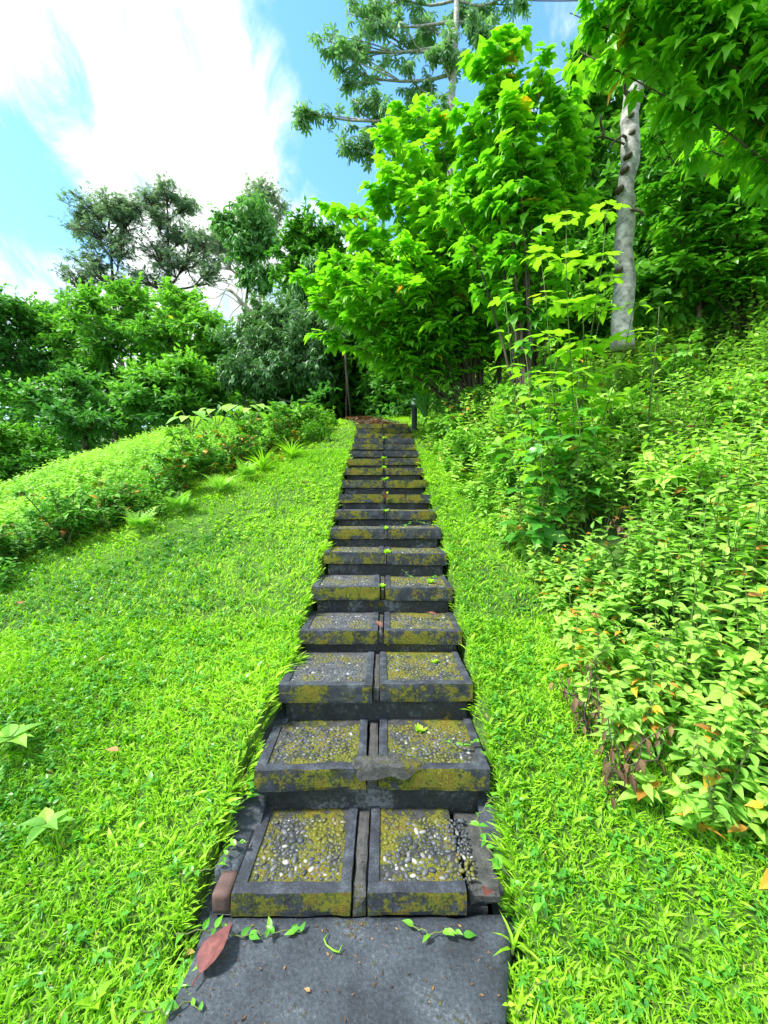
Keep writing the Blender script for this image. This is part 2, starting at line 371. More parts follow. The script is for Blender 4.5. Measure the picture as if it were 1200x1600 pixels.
def pebble_mat():
    m, t, b, o = new_mat('river_pebble')
    at = nd(t, 'ShaderNodeAttribute'); at.attribute_name = 'v'
    col = ramp_node(t, at.outputs['Fac'], [(0, (.02, .025, .032)), (.45, (.06, .068, .085)), (.75, (.12, .125, .135)), (.9, (.22, .22, .215)), (1, (.36, .35, .33))])
    g = nd(t, 'ShaderNodeNewGeometry')
    def nz(s): n = nd(t, 'ShaderNodeTexNoise'); t.links.new(g.outputs['Position'], n.inputs[0]); n.inputs['Scale'].default_value = s; n.inputs['Detail'].default_value = 5; return n.outputs[0]
    ad = nd(t, 'ShaderNodeMath'); ad.operation = 'ADD'; t.links.new(nz(5.5), ad.inputs[0])
    m2 = nd(t, 'ShaderNodeMath'); m2.operation = 'MULTIPLY'; t.links.new(nz(60), m2.inputs[0]); m2.inputs[1].default_value = .5; t.links.new(m2.outputs[0], ad.inputs[1])
    mr = nd(t, 'ShaderNodeMapRange'); t.links.new(ad.outputs[0], mr.inputs[0]); mr.inputs[1].default_value = .75; mr.inputs[2].default_value = .83
    mi = nd(t, 'ShaderNodeMix'); mi.data_type = 'RGBA'; t.links.new(mr.outputs[0], mi.inputs[0]); t.links.new(col, mi.inputs[6]); mi.inputs[7].default_value = (.12, .12, .012, 1)
    t.links.new(mi.outputs[2], b.inputs['Base Color']); b.inputs['Roughness'].default_value = .55; return m
M['pebble'] = pebble_mat()
def plain(name, c, rough=.5, metal=0): m, t, b, o = new_mat(name); b.inputs['Base Color'].default_value = (*c, 1); b.inputs['Roughness'].default_value = rough; b.inputs['Metallic'].default_value = metal; return m
M['post'] = bark('charcoal_paint', (.018, .022, .03), (.032, .037, .048), 30, .0005)
M['lampglass'] = plain('frosted_lamp_glass', (.75, .78, .8), .25)
M['wire'] = plain('black_cable', (.05, .05, .06), .6)

# ------------------------------------------------------------------ the lie of the land
W = 1.1
DN = [1.39, 1.744, 2.10, 2.52, 2.90, 3.31, 3.70] + [3.70 + .384 * i for i in range(1, 12)]
ZN = [-1.368, -1.185, -.9975, -.866, -.693, -.512, -.353, -.213, -.049, .113, .277, .43, .572, .71, .85, .985, 1.125, 1.275]
XN = [-.079, -.055, -.045, -.022, -.012, .01, .019, .012, .008, .004, -.004, -.004, 0, 0, 0, 0, -.01, -.03]
YN = [d * W for d in DN]; HN = [z * W + EYE for z in ZN]
ZY = np.array([0, 1.38, 1.53] + YN[1:] + [11.2, 13.5, 17, 24, 40, 60, 400]); ZZ = np.array([0, 0, .10] + HN[1:] + [3.62, 4.05, 4.4, 7.5, 19, 22, 30])
XY = np.array([0] + YN + [9.6, 10.6, 12.5, 14, 20]); XX = np.array([-.079] + XN + [-.16, -.42, -.95, -1.5, -3.5])
def zs(y): return np.interp(y, ZY, ZZ)
def xc(y): return np.interp(y, XY, XX)
def sstep(a, b, x): t = np.clip((x - a) / (b - a), 0, 1); return t * t * (3 - 2 * t)
def soft(x, k=.8): return np.log1p(np.exp(np.clip(x / k, -30, 30))) * k
def wob(x, y): return .05 * np.sin(x * 1.3 + y * .7) * np.cos(y * 1.1 - x * .5) + .025 * np.sin(x * 3.1 + 1) * np.sin(y * 2.7)
def lay(x, y):
    """ground height without the trench the stairs sit in"""
    x = np.asarray(x, float); y = np.asarray(y, float)
    yy = np.where(y > 10, 10 + (y - 10) * sstep(-3.0, -1.2, x), y)           # left of the track the top of the mound is level
    z = zs(yy) - .075 + .035 * (y < 1.4) + wob(x, y) * sstep(.6, 1.6, abs(x - xc(y)))
    z = z + np.where(x < -.6, .045 * (x + .6), 0)
    edge = soft(-5.6 - x, .5) + soft(y - 10.4, .5) * sstep(-1.0, -2.6, x)
    z = z - np.minimum(.62 * edge, 3.2)
    z = z + .355 * soft(x - 1.15, .18) - .05 * sstep(.55, .8, x) + .10 * soft(x - 4.5, .8)
    z = z + np.where(x < 2, np.clip((y - 29) * .5, 0, 12) * sstep(-1.0, -3.0, x), 0)
    return z
def pathr(y): return .47 * (1 - .8 * np.clip(1.5 - y, 0, .8))
def ground(x, y):
    x = np.asarray(x, float); y = np.asarray(y, float)
    dx = abs(x - xc(y)); wl_ = np.where(x < xc(y), .66 - .085 * sstep(2.0, 2.5, y), .575 + .02 * (y < 2)); inst = sstep(wl_, wl_ - .04, dx) * ((y > 1.40) & (y < 9.0))
    pt = ((x > -.65) & (x < pathr(y)) & (y < 1.50))
    z = lay(x, y) - .38 * inst - np.where(pt, .12, 0)
    trk = sstep(.55, .40, dx) * (y >= 9.0)
    return z - .02 * trk
def P(px, py, Y): return np.array([(px - 600) / F * Y, Y, EYE + (765 - py) / F * Y])
def gpt(x, y, dz=0.0): return (float(x), float(y), float(ground(x, y)) + dz)

# terrain: one sheet, fine near the stairs, coarse to the horizon
gx = np.unique(np.round(np.concatenate([np.array([-600, -300, -150, -80, -50, -35]), np.arange(-25, -8, 1.0), np.arange(-8, -1, .2), np.arange(-1, 1.5, .04), np.arange(1.5, 6, .2), np.arange(6, 25, 1.0), [30, 50, 80, 150, 300, 600]]), 3))
gy = np.unique(np.round(np.concatenate([[-300, -100, -30, -10, -4, -1.5], np.arange(-1, 1.3, .2), np.arange(1.3, 9.2, .06), np.arange(9.2, 16, .25), np.arange(16, 40, 1.5), [50, 70, 100, 160, 300, 600]]), 3))
GX, GY = np.meshgrid(gx, gy); GZ = ground(GX, GY); GZ[GY < -1.4] = np.minimum(GZ[GY < -1.4], 0)
a = Acc(); nx, ny = len(gx), len(gy); ii = (np.arange(ny - 1)[:, None] * nx + np.arange(nx - 1)[None, :]).ravel()
a.raw(np.stack([GX, GY, GZ], -1).reshape(-1, 3), np.stack([ii, ii + 1, ii + nx + 1, ii + nx], -1).ravel(), [4] * len(ii))
tag(a.build('ground', M['soil'], smooth=True), kind='structure')

# ------------------------------------------------------------------ concrete pieces
def rough_box(acc, x0, x1, y0, y1, z0, z1, cell=.03, amp=.003, seed=0, val=.5, chip=.006):
    """box with fine, slightly worn faces and chipped edges"""
    nxx = max(1, round((x1 - x0) / cell)); nyy = max(1, round((y1 - y0) / cell)); nzz = max(1, round((z1 - z0) / cell))
    vs = {}; V = []; Lp = []
    def vid(i, j, k):
        key = (i, j, k)
        if key not in vs:
            p = Vector((x0 + (x1 - x0) * i / nxx, y0 + (y1 - y0) * j / nyy, z0 + (z1 - z0) * k / nzz))
            c = Vector(((x0 + x1) / 2, (y0 + y1) / 2, (z0 + z1) / 2))
            q = (p + Vector((seed * 3.7, seed * 1.3, seed * 2.1))) * 14
            d = noise.noise_vector(q) * amp
            edges = (i in (0, nxx)) + (j in (0, nyy)) + (k in (0, nzz))
            if edges >= 2:
                s = chip * (0.45 + 1.6 * max(0, noise.noise(q * .6)))
                for ax in range(3):
                    on = ((i in (0, nxx)), (j in (0, nyy)), (k in (0, nzz)))[ax]
                    if on: d[ax] += -math.copysign(s, (p - c)[ax])
            p = p + d; vs[key] = len(V); V.append(tuple(p))
        return vs[key]
    for i in range(nxx):
        for j in range(nyy):
            Lp += [vid(i, j, nzz), vid(i + 1, j, nzz), vid(i + 1, j + 1, nzz), vid(i, j + 1, nzz)]
            Lp += [vid(i, j, 0), vid(i, j + 1, 0), vid(i + 1, j + 1, 0), vid(i + 1, j, 0)]
    for i in range(nxx):
        for k in range(nzz):
            Lp += [vid(i, 0, k), vid(i + 1, 0, k), vid(i + 1, 0, k + 1), vid(i, 0, k + 1)]
            Lp += [vid(i, nyy, k), vid(i, nyy, k + 1), vid(i + 1, nyy, k + 1), vid(i + 1, nyy, k)]
    for j in range(nyy):
        for k in range(nzz):
            Lp += [vid(0, j, k), vid(0, j, k + 1), vid(0, j + 1, k + 1), vid(0, j + 1, k)]
            Lp += [vid(nxx, j, k), vid(nxx, j + 1, k), vid(nxx, j + 1, k + 1), vid(nxx, j, k + 1)]
    acc.raw(V, Lp, [4] * (len(Lp) // 4), val)
def ico():
    bm = bmesh.new(); bmesh.ops.create_icosphere(bm, subdivisions=2, radius=1)
    v = np.array([x.co[:] for x in bm.verts]); l = np.array([w.index for f in bm.faces for w in f.verts]); s = np.full(len(bm.faces), 3); bm.free(); return v, l, s
ICO = ico()
def pebbles(acc, x0, x1, y0, y1, z, n, r0, r1, pw=(0, 1)):
    pts = []; cells = {}
    tries = 0
    while len(pts) < n and tries < n * 30:
        tries += 1; r = rng.uniform(r0, r1); p = (rng.uniform(x0 + r, x1 - r), rng.uniform(y0 + r, y1 - r))
        if all((p[0] - q[0]) ** 2 + (p[1] - q[1]) ** 2 > ((r + q[2]) * .82) ** 2 for q in pts): pts.append((p[0], p[1], r))
    pts = np.array(pts); k = len(pts)
    ang = rng.uniform(0, math.pi, k); d = np.stack([np.cos(ang), np.sin(ang), rng.normal(0, .12, k)], 1)
    Mx = frames(d, np.tile([0, 0, 1.0], (k, 1)) + rng.normal(0, .15, (k, 3)), 1.0).copy()
    Mx[:, :, 0] *= (pts[:, 2] * rng.uniform(.6, .85, k))[:, None]; Mx[:, :, 1] *= (pts[:, 2] * rng.uniform(.95, 1.25, k))[:, None]; Mx[:, :, 2] *= (pts[:, 2] * rng.uniform(.45, .6, k))[:, None]
    pos = np.stack([pts[:, 0], pts[:, 1], np.full(k, z) + pts[:, 2] * rng.uniform(-.1, .25, k)], 1)
    val = np.clip(rng.beta(1.6, 2.2, k) + (rng.random(k) < .10) * .45, 0, 1)
    acc.scatter(ICO, pos, Mx, val)

# ------------------------------------------------------------------ the path and the stairs
a = Acc(); rough_box(a, -.66, .47, -1.2, 1.55, -.12, 0.0, .04, .004, 3, chip=.01)
pv = a.v[0]; pv[:, 0] = np.where(pv[:, 0] > 0, pv[:, 0] * (1 - .8 * np.clip(1.5 - pv[:, 1], 0, .8)), pv[:, 0])
tag(a.build('path', M['path'], smooth=True), kind='structure')
STEP_LABEL = ['bottom stair step beside the grey path, broken red brick at its left corner',
 'second step from the bottom, grey mortar patch over the middle of its front edge',
 'third step from the bottom, bare pebbles left and moss right',
 'fourth step from the bottom, small brown leaf lying in its centre joint',
 'fifth step from the bottom, orange moss over its right slab and weeds in the joint',
 'sixth step from the bottom, bright moss along both front edges',
 'seventh step from the bottom, dark with moss patches and thin vine on its right end',
 'eighth step from the bottom, just under the one holding the pink leaf',
 'ninth step from the bottom, pink withered leaf hanging at its centre',
 'tenth step from the bottom, ochre moss stripe on both front faces',
 'eleventh step from the bottom, grey front with a weed tuft rooted in its joint',
 'twelfth step from the bottom, dark wet front reaching furthest left among the upper steps',
 'sixth step from the top, plain dark front with little moss',
 'fifth step from the top, dark slabs with olive moss on the right half',
 'fourth step from the top, moss on right slab and grass at its left end',
 'third step from the top, cracked left slab above a small weed tuft',
 'second step from the top, narrow broken slabs beside overhanging grass',
 'topmost step, thin broken slabs leading into the leaf-covered track']
for i in range(18):
    GAP = .055 if i < 2 else (.042 if i < 5 else .026)
    y0, z0, x0 = YN[i], HN[i], XN[i]
    y1 = YN[i + 1] if i < 17 else y0 + .42
    prev = HN[i - 1] if i else 0.0
    rise = z0 - prev; th = min(.10, rise * .62) if i else .085
    s = thing('stair_step', STEP_LABEL[i], 'step', (x0, y0, prev), 0, 'mossy concrete steps climbing the hill')
    zt = rise; dep = y1 - y0 + .05
    hw = W / 2 * (1 if i else .93); fr = .048
    jit = rng.normal(0, .006, 4)
    for side in (-1, 1):
        xa, xb = (-hw, -GAP / 2) if side < 0 else (GAP / 2, hw)
        if i == 0 and side < 0: xa, xb = -.495, -.045
        if i == 0 and side > 0: xa, xb = .018, .39
        dy = jit[0] if side < 0 else jit[1]; dz = (jit[2] if side < 0 else jit[3]) * .5
        a = Acc()
        cell = .018 if i < 5 else .04
        rough_box(a, xa + .003, xb - .003, dy + .004, dep, zt - th + dz, zt - .011 + dz, .03 if i < 5 else .05, .002, i * 7 + side)
        mossy = side > 0 or i in (0, 1, 5, 6)
        sl = a.build('slab', M['panel'] if mossy else M['panel_clean'], s)
        sl.rotation_euler = (rng.normal(0, .006), rng.normal(0, .006), rng.normal(0, .009))
        a = Acc()
        rough_box(a, xa, xb, dy, dy + fr, zt - th - .003 + dz, zt + dz, cell, .0035, i * 5 + side, chip=.0025)
        rough_box(a, xa, xa + fr * (1.0 if side < 0 else .9), dy + fr + .001, dep - .01, zt - th + .004 + dz, zt - .003 + dz, cell, .002, i * 3 + side, chip=.002)
        if not (i == 0 and side > 0): rough_box(a, xb - fr * .9, xb, dy + fr + .001, dep - .01, zt - th + .004 + dz, zt - .003 + dz, cell, .002, i * 3 + side + 9, chip=.002)
        a.build('border_frame', M['slab'] if i not in (12, 14) else M['slab_clean'], sl)
        if i < 7:
            a = Acc(); big = i < 2
            pebbles(a, xa + fr, (xb - fr) if not (i == 0 and side > 0) else xb + .06, dy + fr + .004, y1 - y0 - .02, zt - .0135 + dz, (330, 300, 420, 420, 400, 280, 180)[i], .006, .0175 if i == 0 else .0135)
            tag(a.build('pebble_panel', M['pebble'], sl, smooth=True))
    a = Acc(); rough_box(a, -GAP / 2 + .002, GAP / 2 - .002, .005, dep - .02, zt - th, zt - (.022 if i < 4 else .010), .02, .003, i + 50)
    if i == 0: # mortar filling between the displaced bottom slabs and the crumbled right end
        a = Acc(); rough_box(a, -.041, .014, .002, dep - .02, 0.0, zt - .018, .02, .004, 50)
        b_ = Acc(); rough_box(b_, .404, .54, .035, dep - .01, 0.0, zt - .03, .02, .008, 77, chip=.012); b_.build('crumbled_end', M['mortar'], s)
    a.build('joint_mortar', M['mortar'], s)
    a = Acc(); rough_box(a, -hw + .03, hw - .03, .035, .12, -.05, zt - th - .004, .04, .003, i + 20)
    a.build('riser', M['riser'], s)
    if i == 0:
        a = Acc(); rough_box(a, -.565, -.497, .0, .10, .01, zt - .006, .02, .004, 91)
        tag(a.build('corner_brick', M['brick'], s, smooth=True), 'broken reddish brick at the corner')
        a = Acc(); rough_box(a, -.60, -.497, .105, .40, -.05, zt - .012, .025, .005, 92); a.build('edge_stone', M['path'], s, smooth=True)
    if i == 1:
        a = Acc(); nA, nR = 40, 9; allv = []
        for rg in range(nR):
            for q in range(nA):
                an = q * 2 * math.pi / nA; f_ = rg / (nR - 1)
                rr = f_ * (1 + .45 * noise.noise(Vector((math.cos(an) * 1.6, math.sin(an) * 1.6, 4))) + .15 * noise.noise(Vector((math.cos(an) * 6, math.sin(an) * 6, 9))))
                x = .05 + .17 * rr * math.cos(an); y = .03 + .075 * rr * math.sin(an)
                z = zt + .003 + .012 * (1 - f_ ** 3) + .006 * noise.noise(Vector((x * 22, y * 22, 1))) + .004 * noise.noise(Vector((x * 70, y * 70, 2)))
                if y < -.008: z -= (-.008 - y) * 1.9; y = -.008 - .3 * (-.008 - y) + .004 * noise.noise(Vector((x * 40, z * 40, 3)))
                elif rg == nR - 1: z -= .02
                allv.append((x, y, z))
        Lp = []; S = []
        for rg in range(nR - 1):
            for q in range(nA): Lp += [rg * nA + q, rg * nA + nA + q, rg * nA + nA + (q + 1) % nA, rg * nA + (q + 1) % nA]; S.append(4)
        a.raw(allv, Lp, S); tag(a.build('mortar_patch', M['mortar'], s), 'rough grey mortar patch over the front edge')
# footing that carries the stairs, a sloping stone edge showing left of the lower steps
a = Acc()
for (xa, xb, dz) in ((-.64, -.50, -.17), (.50, .60, -.2)):
    ys = np.array([1.5] + YN[1:]); xs_ = np.interp(ys, YN, XN); zz_ = np.array([.075] + [HN[i] for i in range(1, 18)])
    n = len(ys); base = a.n
    V = []
    for y, x, z in zip(ys, xs_, zz_):
        w_ = 1; dl = .14 * float(sstep(2.1, 2.7, y))
        V += [(x + xa, y, z + dz - .35), (x + xa, y, z + dz - dl), (x + xb, y, z + dz - dl), (x + xb, y, z + dz - .35)]
    Lp = []
    for q in range(n - 1):
        for r_ in range(4):
            Lp += [q * 4 + r_, q * 4 + (r_ + 1) % 4, q * 4 + 4 + (r_ + 1) % 4, q * 4 + 4 + r_]
    Lp += [3, 2, 1, 0]
    a.raw(V, Lp, [4] * (len(Lp) // 4))
tag(a.build('kerb', M['path']), kind='structure')
# leaf-strewn track beyond the top step
a = Acc(); ty = np.arange(8.78, 17, .2); V = []
for y in ty:
    for q in range(5): x = xc(y) + (-.34 + .17 * q); V.append((x, y, float(lay(x, y)) + .012))
Lp = []
for q in range(len(ty) - 1):
    for r_ in range(4): Lp += [q * 5 + r_, q * 5 + r_ + 1, q * 5 + r_ + 6, q * 5 + r_ + 5]
a.raw(V, Lp, [4] * (len(Lp) // 4)); tag(a.build('track', soil_mat('leaf_litter', (.03, .022, .012), (.12, .075, .035), 22), smooth=True), kind='structure')

n = 900; y = rng.uniform(8.7, 14, n); x = xc(y) + rng.normal(0, .28, n); a = Acc(); az = rng.uniform(0, 6.28, n)
a.scatter(OVATE, np.stack([x, y, lay(x, y) + .03], 1), frames(np.stack([np.cos(az), np.sin(az), rng.uniform(0, .5, n)], 1), np.tile([0, 0, 1.0], (n, 1)) + rng.normal(0, .4, (n, 3)), rng.uniform(.05, .12, n)), rng.uniform(0, .8, n))
tag(a.build('leaf_litter', M['brown']), 'dry brown leaves strewn over the track beyond the top step', 'leaf litter', kind='stuff')
# ------------------------------------------------------------------ lawn and undergrowth
def rand_pts(n, x0, x1, y0, y1, dens):
    """n candidate points kept with probability dens(x, y) in 0..1"""
    x = rng.uniform(x0, x1, n); y = rng.uniform(y0, y1, n); k = rng.random(n) < dens(x, y); return x[k], y[k]
def shrub_edge(y):  # where the tall plants on the right begin
    return np.interp(y, [0, 1.2, 1.55, 1.85, 2.4, 3.1, 4.5, 6.9, 9], [1.9, 1.75, 1.42, 1.12, 1.12, 1.22, 1.05, .76, .75])
def ridge_d(x, y):  # distance from the centre line of the plant band on the left
    cx = np.interp(y, [2.6, 3.7, 5.0, 6.6, 7.9, 9.0], [-4.6, -3.75, -3.0, -2.25, -1.65, -1.5]); return x - cx
def lawn_ok(x, y):
    d = abs(x - xc(y)); e = .12 * np.sin(y * 9) * np.sin(y * 3.3 + 1) + .06 * np.sin(y * 23 + x)
    ok = np.where(y < 1.5, ((x < -.655 + .03 * np.sin(y * 20)) | (x > pathr(y) + .005 + .02 * np.sin(y * 17))), d > np.where(x < 0, np.where(y < 2.0, .62, np.where(y < 2.4, .59, .565)), .57) + e * .3)
    trk = (y > 8.7) & (d < .30 - .04 * (y - 8.7)); ok = ok & ~trk
    return ok & (y < 13)
def view_fade(y, p=1.0): return np.clip((1.7 / np.maximum(y, .9)) ** p, 0, 1)
def patchn(x, y, s, o=0.0):
    return .5 + .5 * np.sin(x * s + o + 1.7 * np.sin(y * s * .7 + o)) * np.cos(y * s * .9 - o + 1.3 * np.sin(x * s * .6))
# grass blades
def grass(name, x, y, hmin, hmax, tm, mat, vbase, wscale=1.0, lean=.35, parent=None):
    a = Acc(); n = len(x); z = ground(x, y); which = rng.integers(0, len(tm), n)
    h = rng.uniform(hmin, hmax, n) * np.where(rng.random(n) < .05, 1.5, 1.0); az = rng.uniform(0, 2 * math.pi, n)
    upn = unit(np.stack([rng.normal(0, lean, n), rng.normal(-.1, lean, n), np.ones(n)], 1))
    d = np.stack([np.cos(az), np.sin(az), np.zeros(n)], 1)
    Mx = frames(d, upn, h).copy(); Mx[:, :, 0] *= wscale * (.60 + .06 * y[:, None])
    # frames keeps y exact; tilt z instead
    Mx[:, :, 2] = upn * h[:, None]
    v = np.clip(vbase + rng.normal(0, .09, n), 0, .87); v[rng.random(n) < .012] = rng.uniform(.92, 1)
    for k in range(len(tm)):
        s = which == k; a.scatter(tm[k], np.stack([x, y, z - .01], 1)[s], Mx[s], v[s])
    return a
X0, Y0 = [], []
for (n, xa, xb, ya, yb) in ((185000, -3.2, 1.75, .35, 3.0), (140000, -6.0, 1.4, 3.0, 7.0), (45000, -6.6, 1.2, 7.0, 12.5)):
    x, y = rand_pts(n, xa, xb, ya, yb, lambda x, y: (lawn_ok(x, y) & (x < shrub_edge(y) + .5)) * np.where((y < 3) & (abs(x) > 1.15 * y + .5), 0, 1.0)); X0.append(x); Y0.append(y)
x = np.concatenate(X0); y = np.concatenate(Y0)
bare = np.exp(-(((x + 1.9) / .75) ** 2 + ((y - 4.3) / .45) ** 2)) + np.exp(-(((x + 1.2) / .5) ** 2 + ((y - 5.0) / .3) ** 2))
keep = rng.random(len(x)) > bare * .55; x, y, bare = x[keep], y[keep], bare[keep]
lush_shade = sstep(-.9, -1.9, x) * sstep(3.1, 2.2, y)  # near-left grass darker: lusher growth, plus shade put into its colour
hh = np.where(y < 3, 1.0, 1.1)
a = grass('grass', x, y, .026, .066, BLADES, M['lawn'], .58 - .22 * lush_shade + .26 * (patchn(x, y, 1.3) - .5) - .15 * bare, 1.3)
tag(a.build('lawn_grass', M['lawn']), 'bright green lawn grass covering the slope on both sides of the stairs', 'grass', kind='stuff')
n = 5600; y = rng.uniform(.9, 8.9, n) ** 1.0; y = .9 + (y - .9) * rng.random(n) ** .5; sd_ = rng.choice([-1, 1], n)
ed = np.where(y < 1.5, np.where(sd_ < 0, .66, pathr(y) + .01), np.where(sd_ < 0, np.where(y < 2.0, .64, np.where(y < 2.4, .60, .575)), .58))
x = np.where(y < 1.5, 0, xc(y)) + sd_ * (ed + rng.uniform(-.02, .05, n) + .03 * np.sin(y * 14 + sd_) * np.sin(y * 5.3)); a = Acc(); h = rng.uniform(.02, .065, n) * (.7 + .7 * (patchn(x, y, 6.0) > .6))
upn = unit(np.stack([-sd_ * rng.uniform(.0, 1.3, n), rng.normal(-.15, .35, n), np.ones(n)], 1)); az = np.where(sd_ > 0, math.pi, 0) + rng.normal(0, .9, n)
Mx = frames(np.stack([np.cos(az), np.sin(az), np.zeros(n)], 1), upn, h).copy(); Mx[:, :, 0] *= 1.1; Mx[:, :, 2] = upn * h[:, None]; w = rng.integers(0, 6, n)
v = np.clip(rng.normal(.55, .14, n), 0, .87); v[rng.random(n) < .03] = .97; zz = np.maximum(ground(x, y), lay(x, y) - .05)
for k in range(6): q = w == k; a.scatter(BLADES[k], np.stack([x, y, zz - .012], 1)[q], Mx[q], v[q])
tag(a.build('edge_grass', M['lawn']), 'fringe of grass leaning over the edges of the path and stairs', 'grass', kind='stuff')
# broad-leaved herbs in the lawn: short sprigs of ovate leaves
def herbs(x, y, hmin, hmax, size0, size1, k, tmpls, vfun, zoff=0.0, flat=.35, yellow=0.0, stems=None, tilt=.25):
    """sprigs: k leaves up a short stem, each leaf pointing its own way"""
    a = Acc(); n = len(x); z = ground(x, y) + zoff
    h = rng.uniform(hmin, hmax, n) * (.72 + .5 * patchn(x, y, 3.3, 4) if hmax > .3 else 1); lean = rng.normal(0, tilt, (n, 2)) ; base = np.stack([x, y, z], 1)
    top = base + np.stack([lean[:, 0] * h, lean[:, 1] * h - .1 * h, h], 1)
    t = (np.arange(k) + rng.random((n, k)) * .8) / k; t = .25 + .78 * t
    az = rng.uniform(0, 6.28, (n, 1)) + np.arange(k)[None, :] * 2.4 + rng.normal(0, .3, (n, k))
    pos = base[:, None, :] + (top - base)[:, None, :] * t[..., None]
    el = flat * (1.3 * t - .5) + rng.normal(0, .28, (n, k))
    d = np.stack([np.cos(az) * np.cos(el), np.sin(az) * np.cos(el), np.sin(el)], -1).reshape(-1, 3)
    up = unit(np.stack([rng.normal(0, .25, n * k), rng.normal(-.12, .25, n * k), np.ones(n * k)], 1))
    sz = (rng.uniform(size0, size1, (n, k)) * (1.15 - .45 * t)).ravel()
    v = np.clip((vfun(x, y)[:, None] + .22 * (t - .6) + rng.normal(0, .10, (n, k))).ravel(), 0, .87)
    if yellow is not None:
        yl = yellow if not np.isscalar(yellow) else np.full(n, yellow)
        yy = (rng.random((n, k)) < yl[:, None] * (1.6 - 1.5 * t)).ravel(); v[yy] = rng.uniform(.905, 1, yy.sum())
    w = rng.integers(0, len(tmpls), n * k); pos = pos.reshape(-1, 3)
    for q in range(len(tmpls)):
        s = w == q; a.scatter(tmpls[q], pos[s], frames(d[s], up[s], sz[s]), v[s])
    if stems is not None: twigs(stems, base, top - base, np.linalg.norm(top - base, axis=1), np.full(n, .0022) * (1 + h * 2))
    return a
x, y = rand_pts(8000, -3.4, 1.8, .35, 4.2, lambda x, y: lawn_ok(x, y) * (x < shrub_edge(y) + .4) * (.25 + .75 * sstep(-.5, -1.6, x) * (patchn(x, y, 2.1, 2) > .35) + .3 * (x > .5)) * np.where(abs(x) > 1.15 * y + .5, 0, 1.0))
a = herbs(x, y, .02, .075, .022, .048, 6, [OVATE, OVATE_FLAT, LANCE], lambda x, y: .45 + .2 * (patchn(x, y, 1.5) - .5) - .15 * sstep(-.8, -2, x))  # weeds darken leftward, with the same shade in their colour
tag(a.build('lawn_weeds', M['herb']), 'small broad-leaved weeds mixed through the near lawn grass', 'weeds', kind='stuff')
x, y = rand_pts(9000, -6.3, 1.4, 4.0, 12.0, lambda x, y: lawn_ok(x, y) * (x < shrub_edge(y) + .3) * (.3 + .7 * (patchn(x, y, 1.7, 1) > .5)))
a = herbs(x, y, .02, .07, .03, .06, 5, [SMALL, OVATE_FLAT], lambda x, y: .72 + 0 * x)
tag(a.build('lawn_clover', M['lawn']), 'low clover-like leaves in the upper lawn', 'ground cover', kind='stuff')

# undergrowth on the right bank
stems = Acc()
def ug(x, y): return (x > shrub_edge(y)) & (y > .9)
def hgt(x, y, e): return .14 + .42 * sstep(0, .45, e)
xs, ys = [], []
for (n, xa, xb, ya, yb) in ((1250, 1.0, 4.2, 1.0, 3.4), (3000, .7, 8.5, 3.4, 8.0), (2600, .7, 13, 8.0, 14.0)):
    q = rand_pts(n, xa, xb, ya, yb, lambda x, y: ug(x, y) * np.where(x > 1.12 * y + .7, 0, 1.0)); xs.append(q[0]); ys.append(q[1])
x = np.concatenate(xs); y = np.concatenate(ys); e = x - shrub_edge(y)
# hollows between the clumps: holes where one sees down into the shade
hol = (np.exp(-(((x - 1.75) / .5) ** 2 + ((y - 3.3) / .22) ** 2)) + np.exp(-(((x - 1.15) / .3) ** 2 + ((y - 2.15) / .2) ** 2)) * .4 + np.exp(-(((x - 1.6) / .3) ** 2 + ((y - 2.45) / .12) ** 2)) + .9 * (patchn(x, y, 4.1, 5) > .93)) > .5
x, y, e = x[~hol], y[~hol], e[~hol]
near = y < 5
def clump(x, y): return .55 + .45 * patchn(x, y, 2.6, .7)
for msk, k, nm, sz, tm in ((near, 20, 'near', (.06, .125), [OVATE_FINE, OVATE, OVATE_FINE]), (~near, 15, 'far', (.08, .15), [OVATE, OVATE_FLAT])):
    xx, yy, ee = x[msk], y[msk], e[msk]
    h = hgt(xx, yy, ee)
    yl = .05 + .12 * np.exp(-(ee / .22) ** 2) * (yy < 4.5)
    # build in three height classes so that the band climbs away from its edge
    A = None
    for lo, hi, hm in ((0, .15, (.12, .30)), (.15, .45, (.28, .48)), (.45, 99, (.45, .85))):
        s = (ee >= lo) & (ee < hi)
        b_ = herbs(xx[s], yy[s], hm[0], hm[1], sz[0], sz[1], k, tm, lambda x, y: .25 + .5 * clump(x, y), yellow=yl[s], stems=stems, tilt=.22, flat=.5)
        if A is None: A = b_
        else: A.raw(np.concatenate(b_.v), np.concatenate(b_.l), np.concatenate(b_.z), np.concatenate(b_.a))
    tag(A.build('bank_undergrowth', M['under']), 'dense knee-high leafy undergrowth on the near part of the right bank' if nm == 'near' else 'dense leafy undergrowth running up to the trees on the upper right bank', 'undergrowth', kind='stuff')
tag(stems.build('undergrowth_stems', M['stem']), 'thin stems under the leaves of the right bank undergrowth', 'stems', kind='stuff')

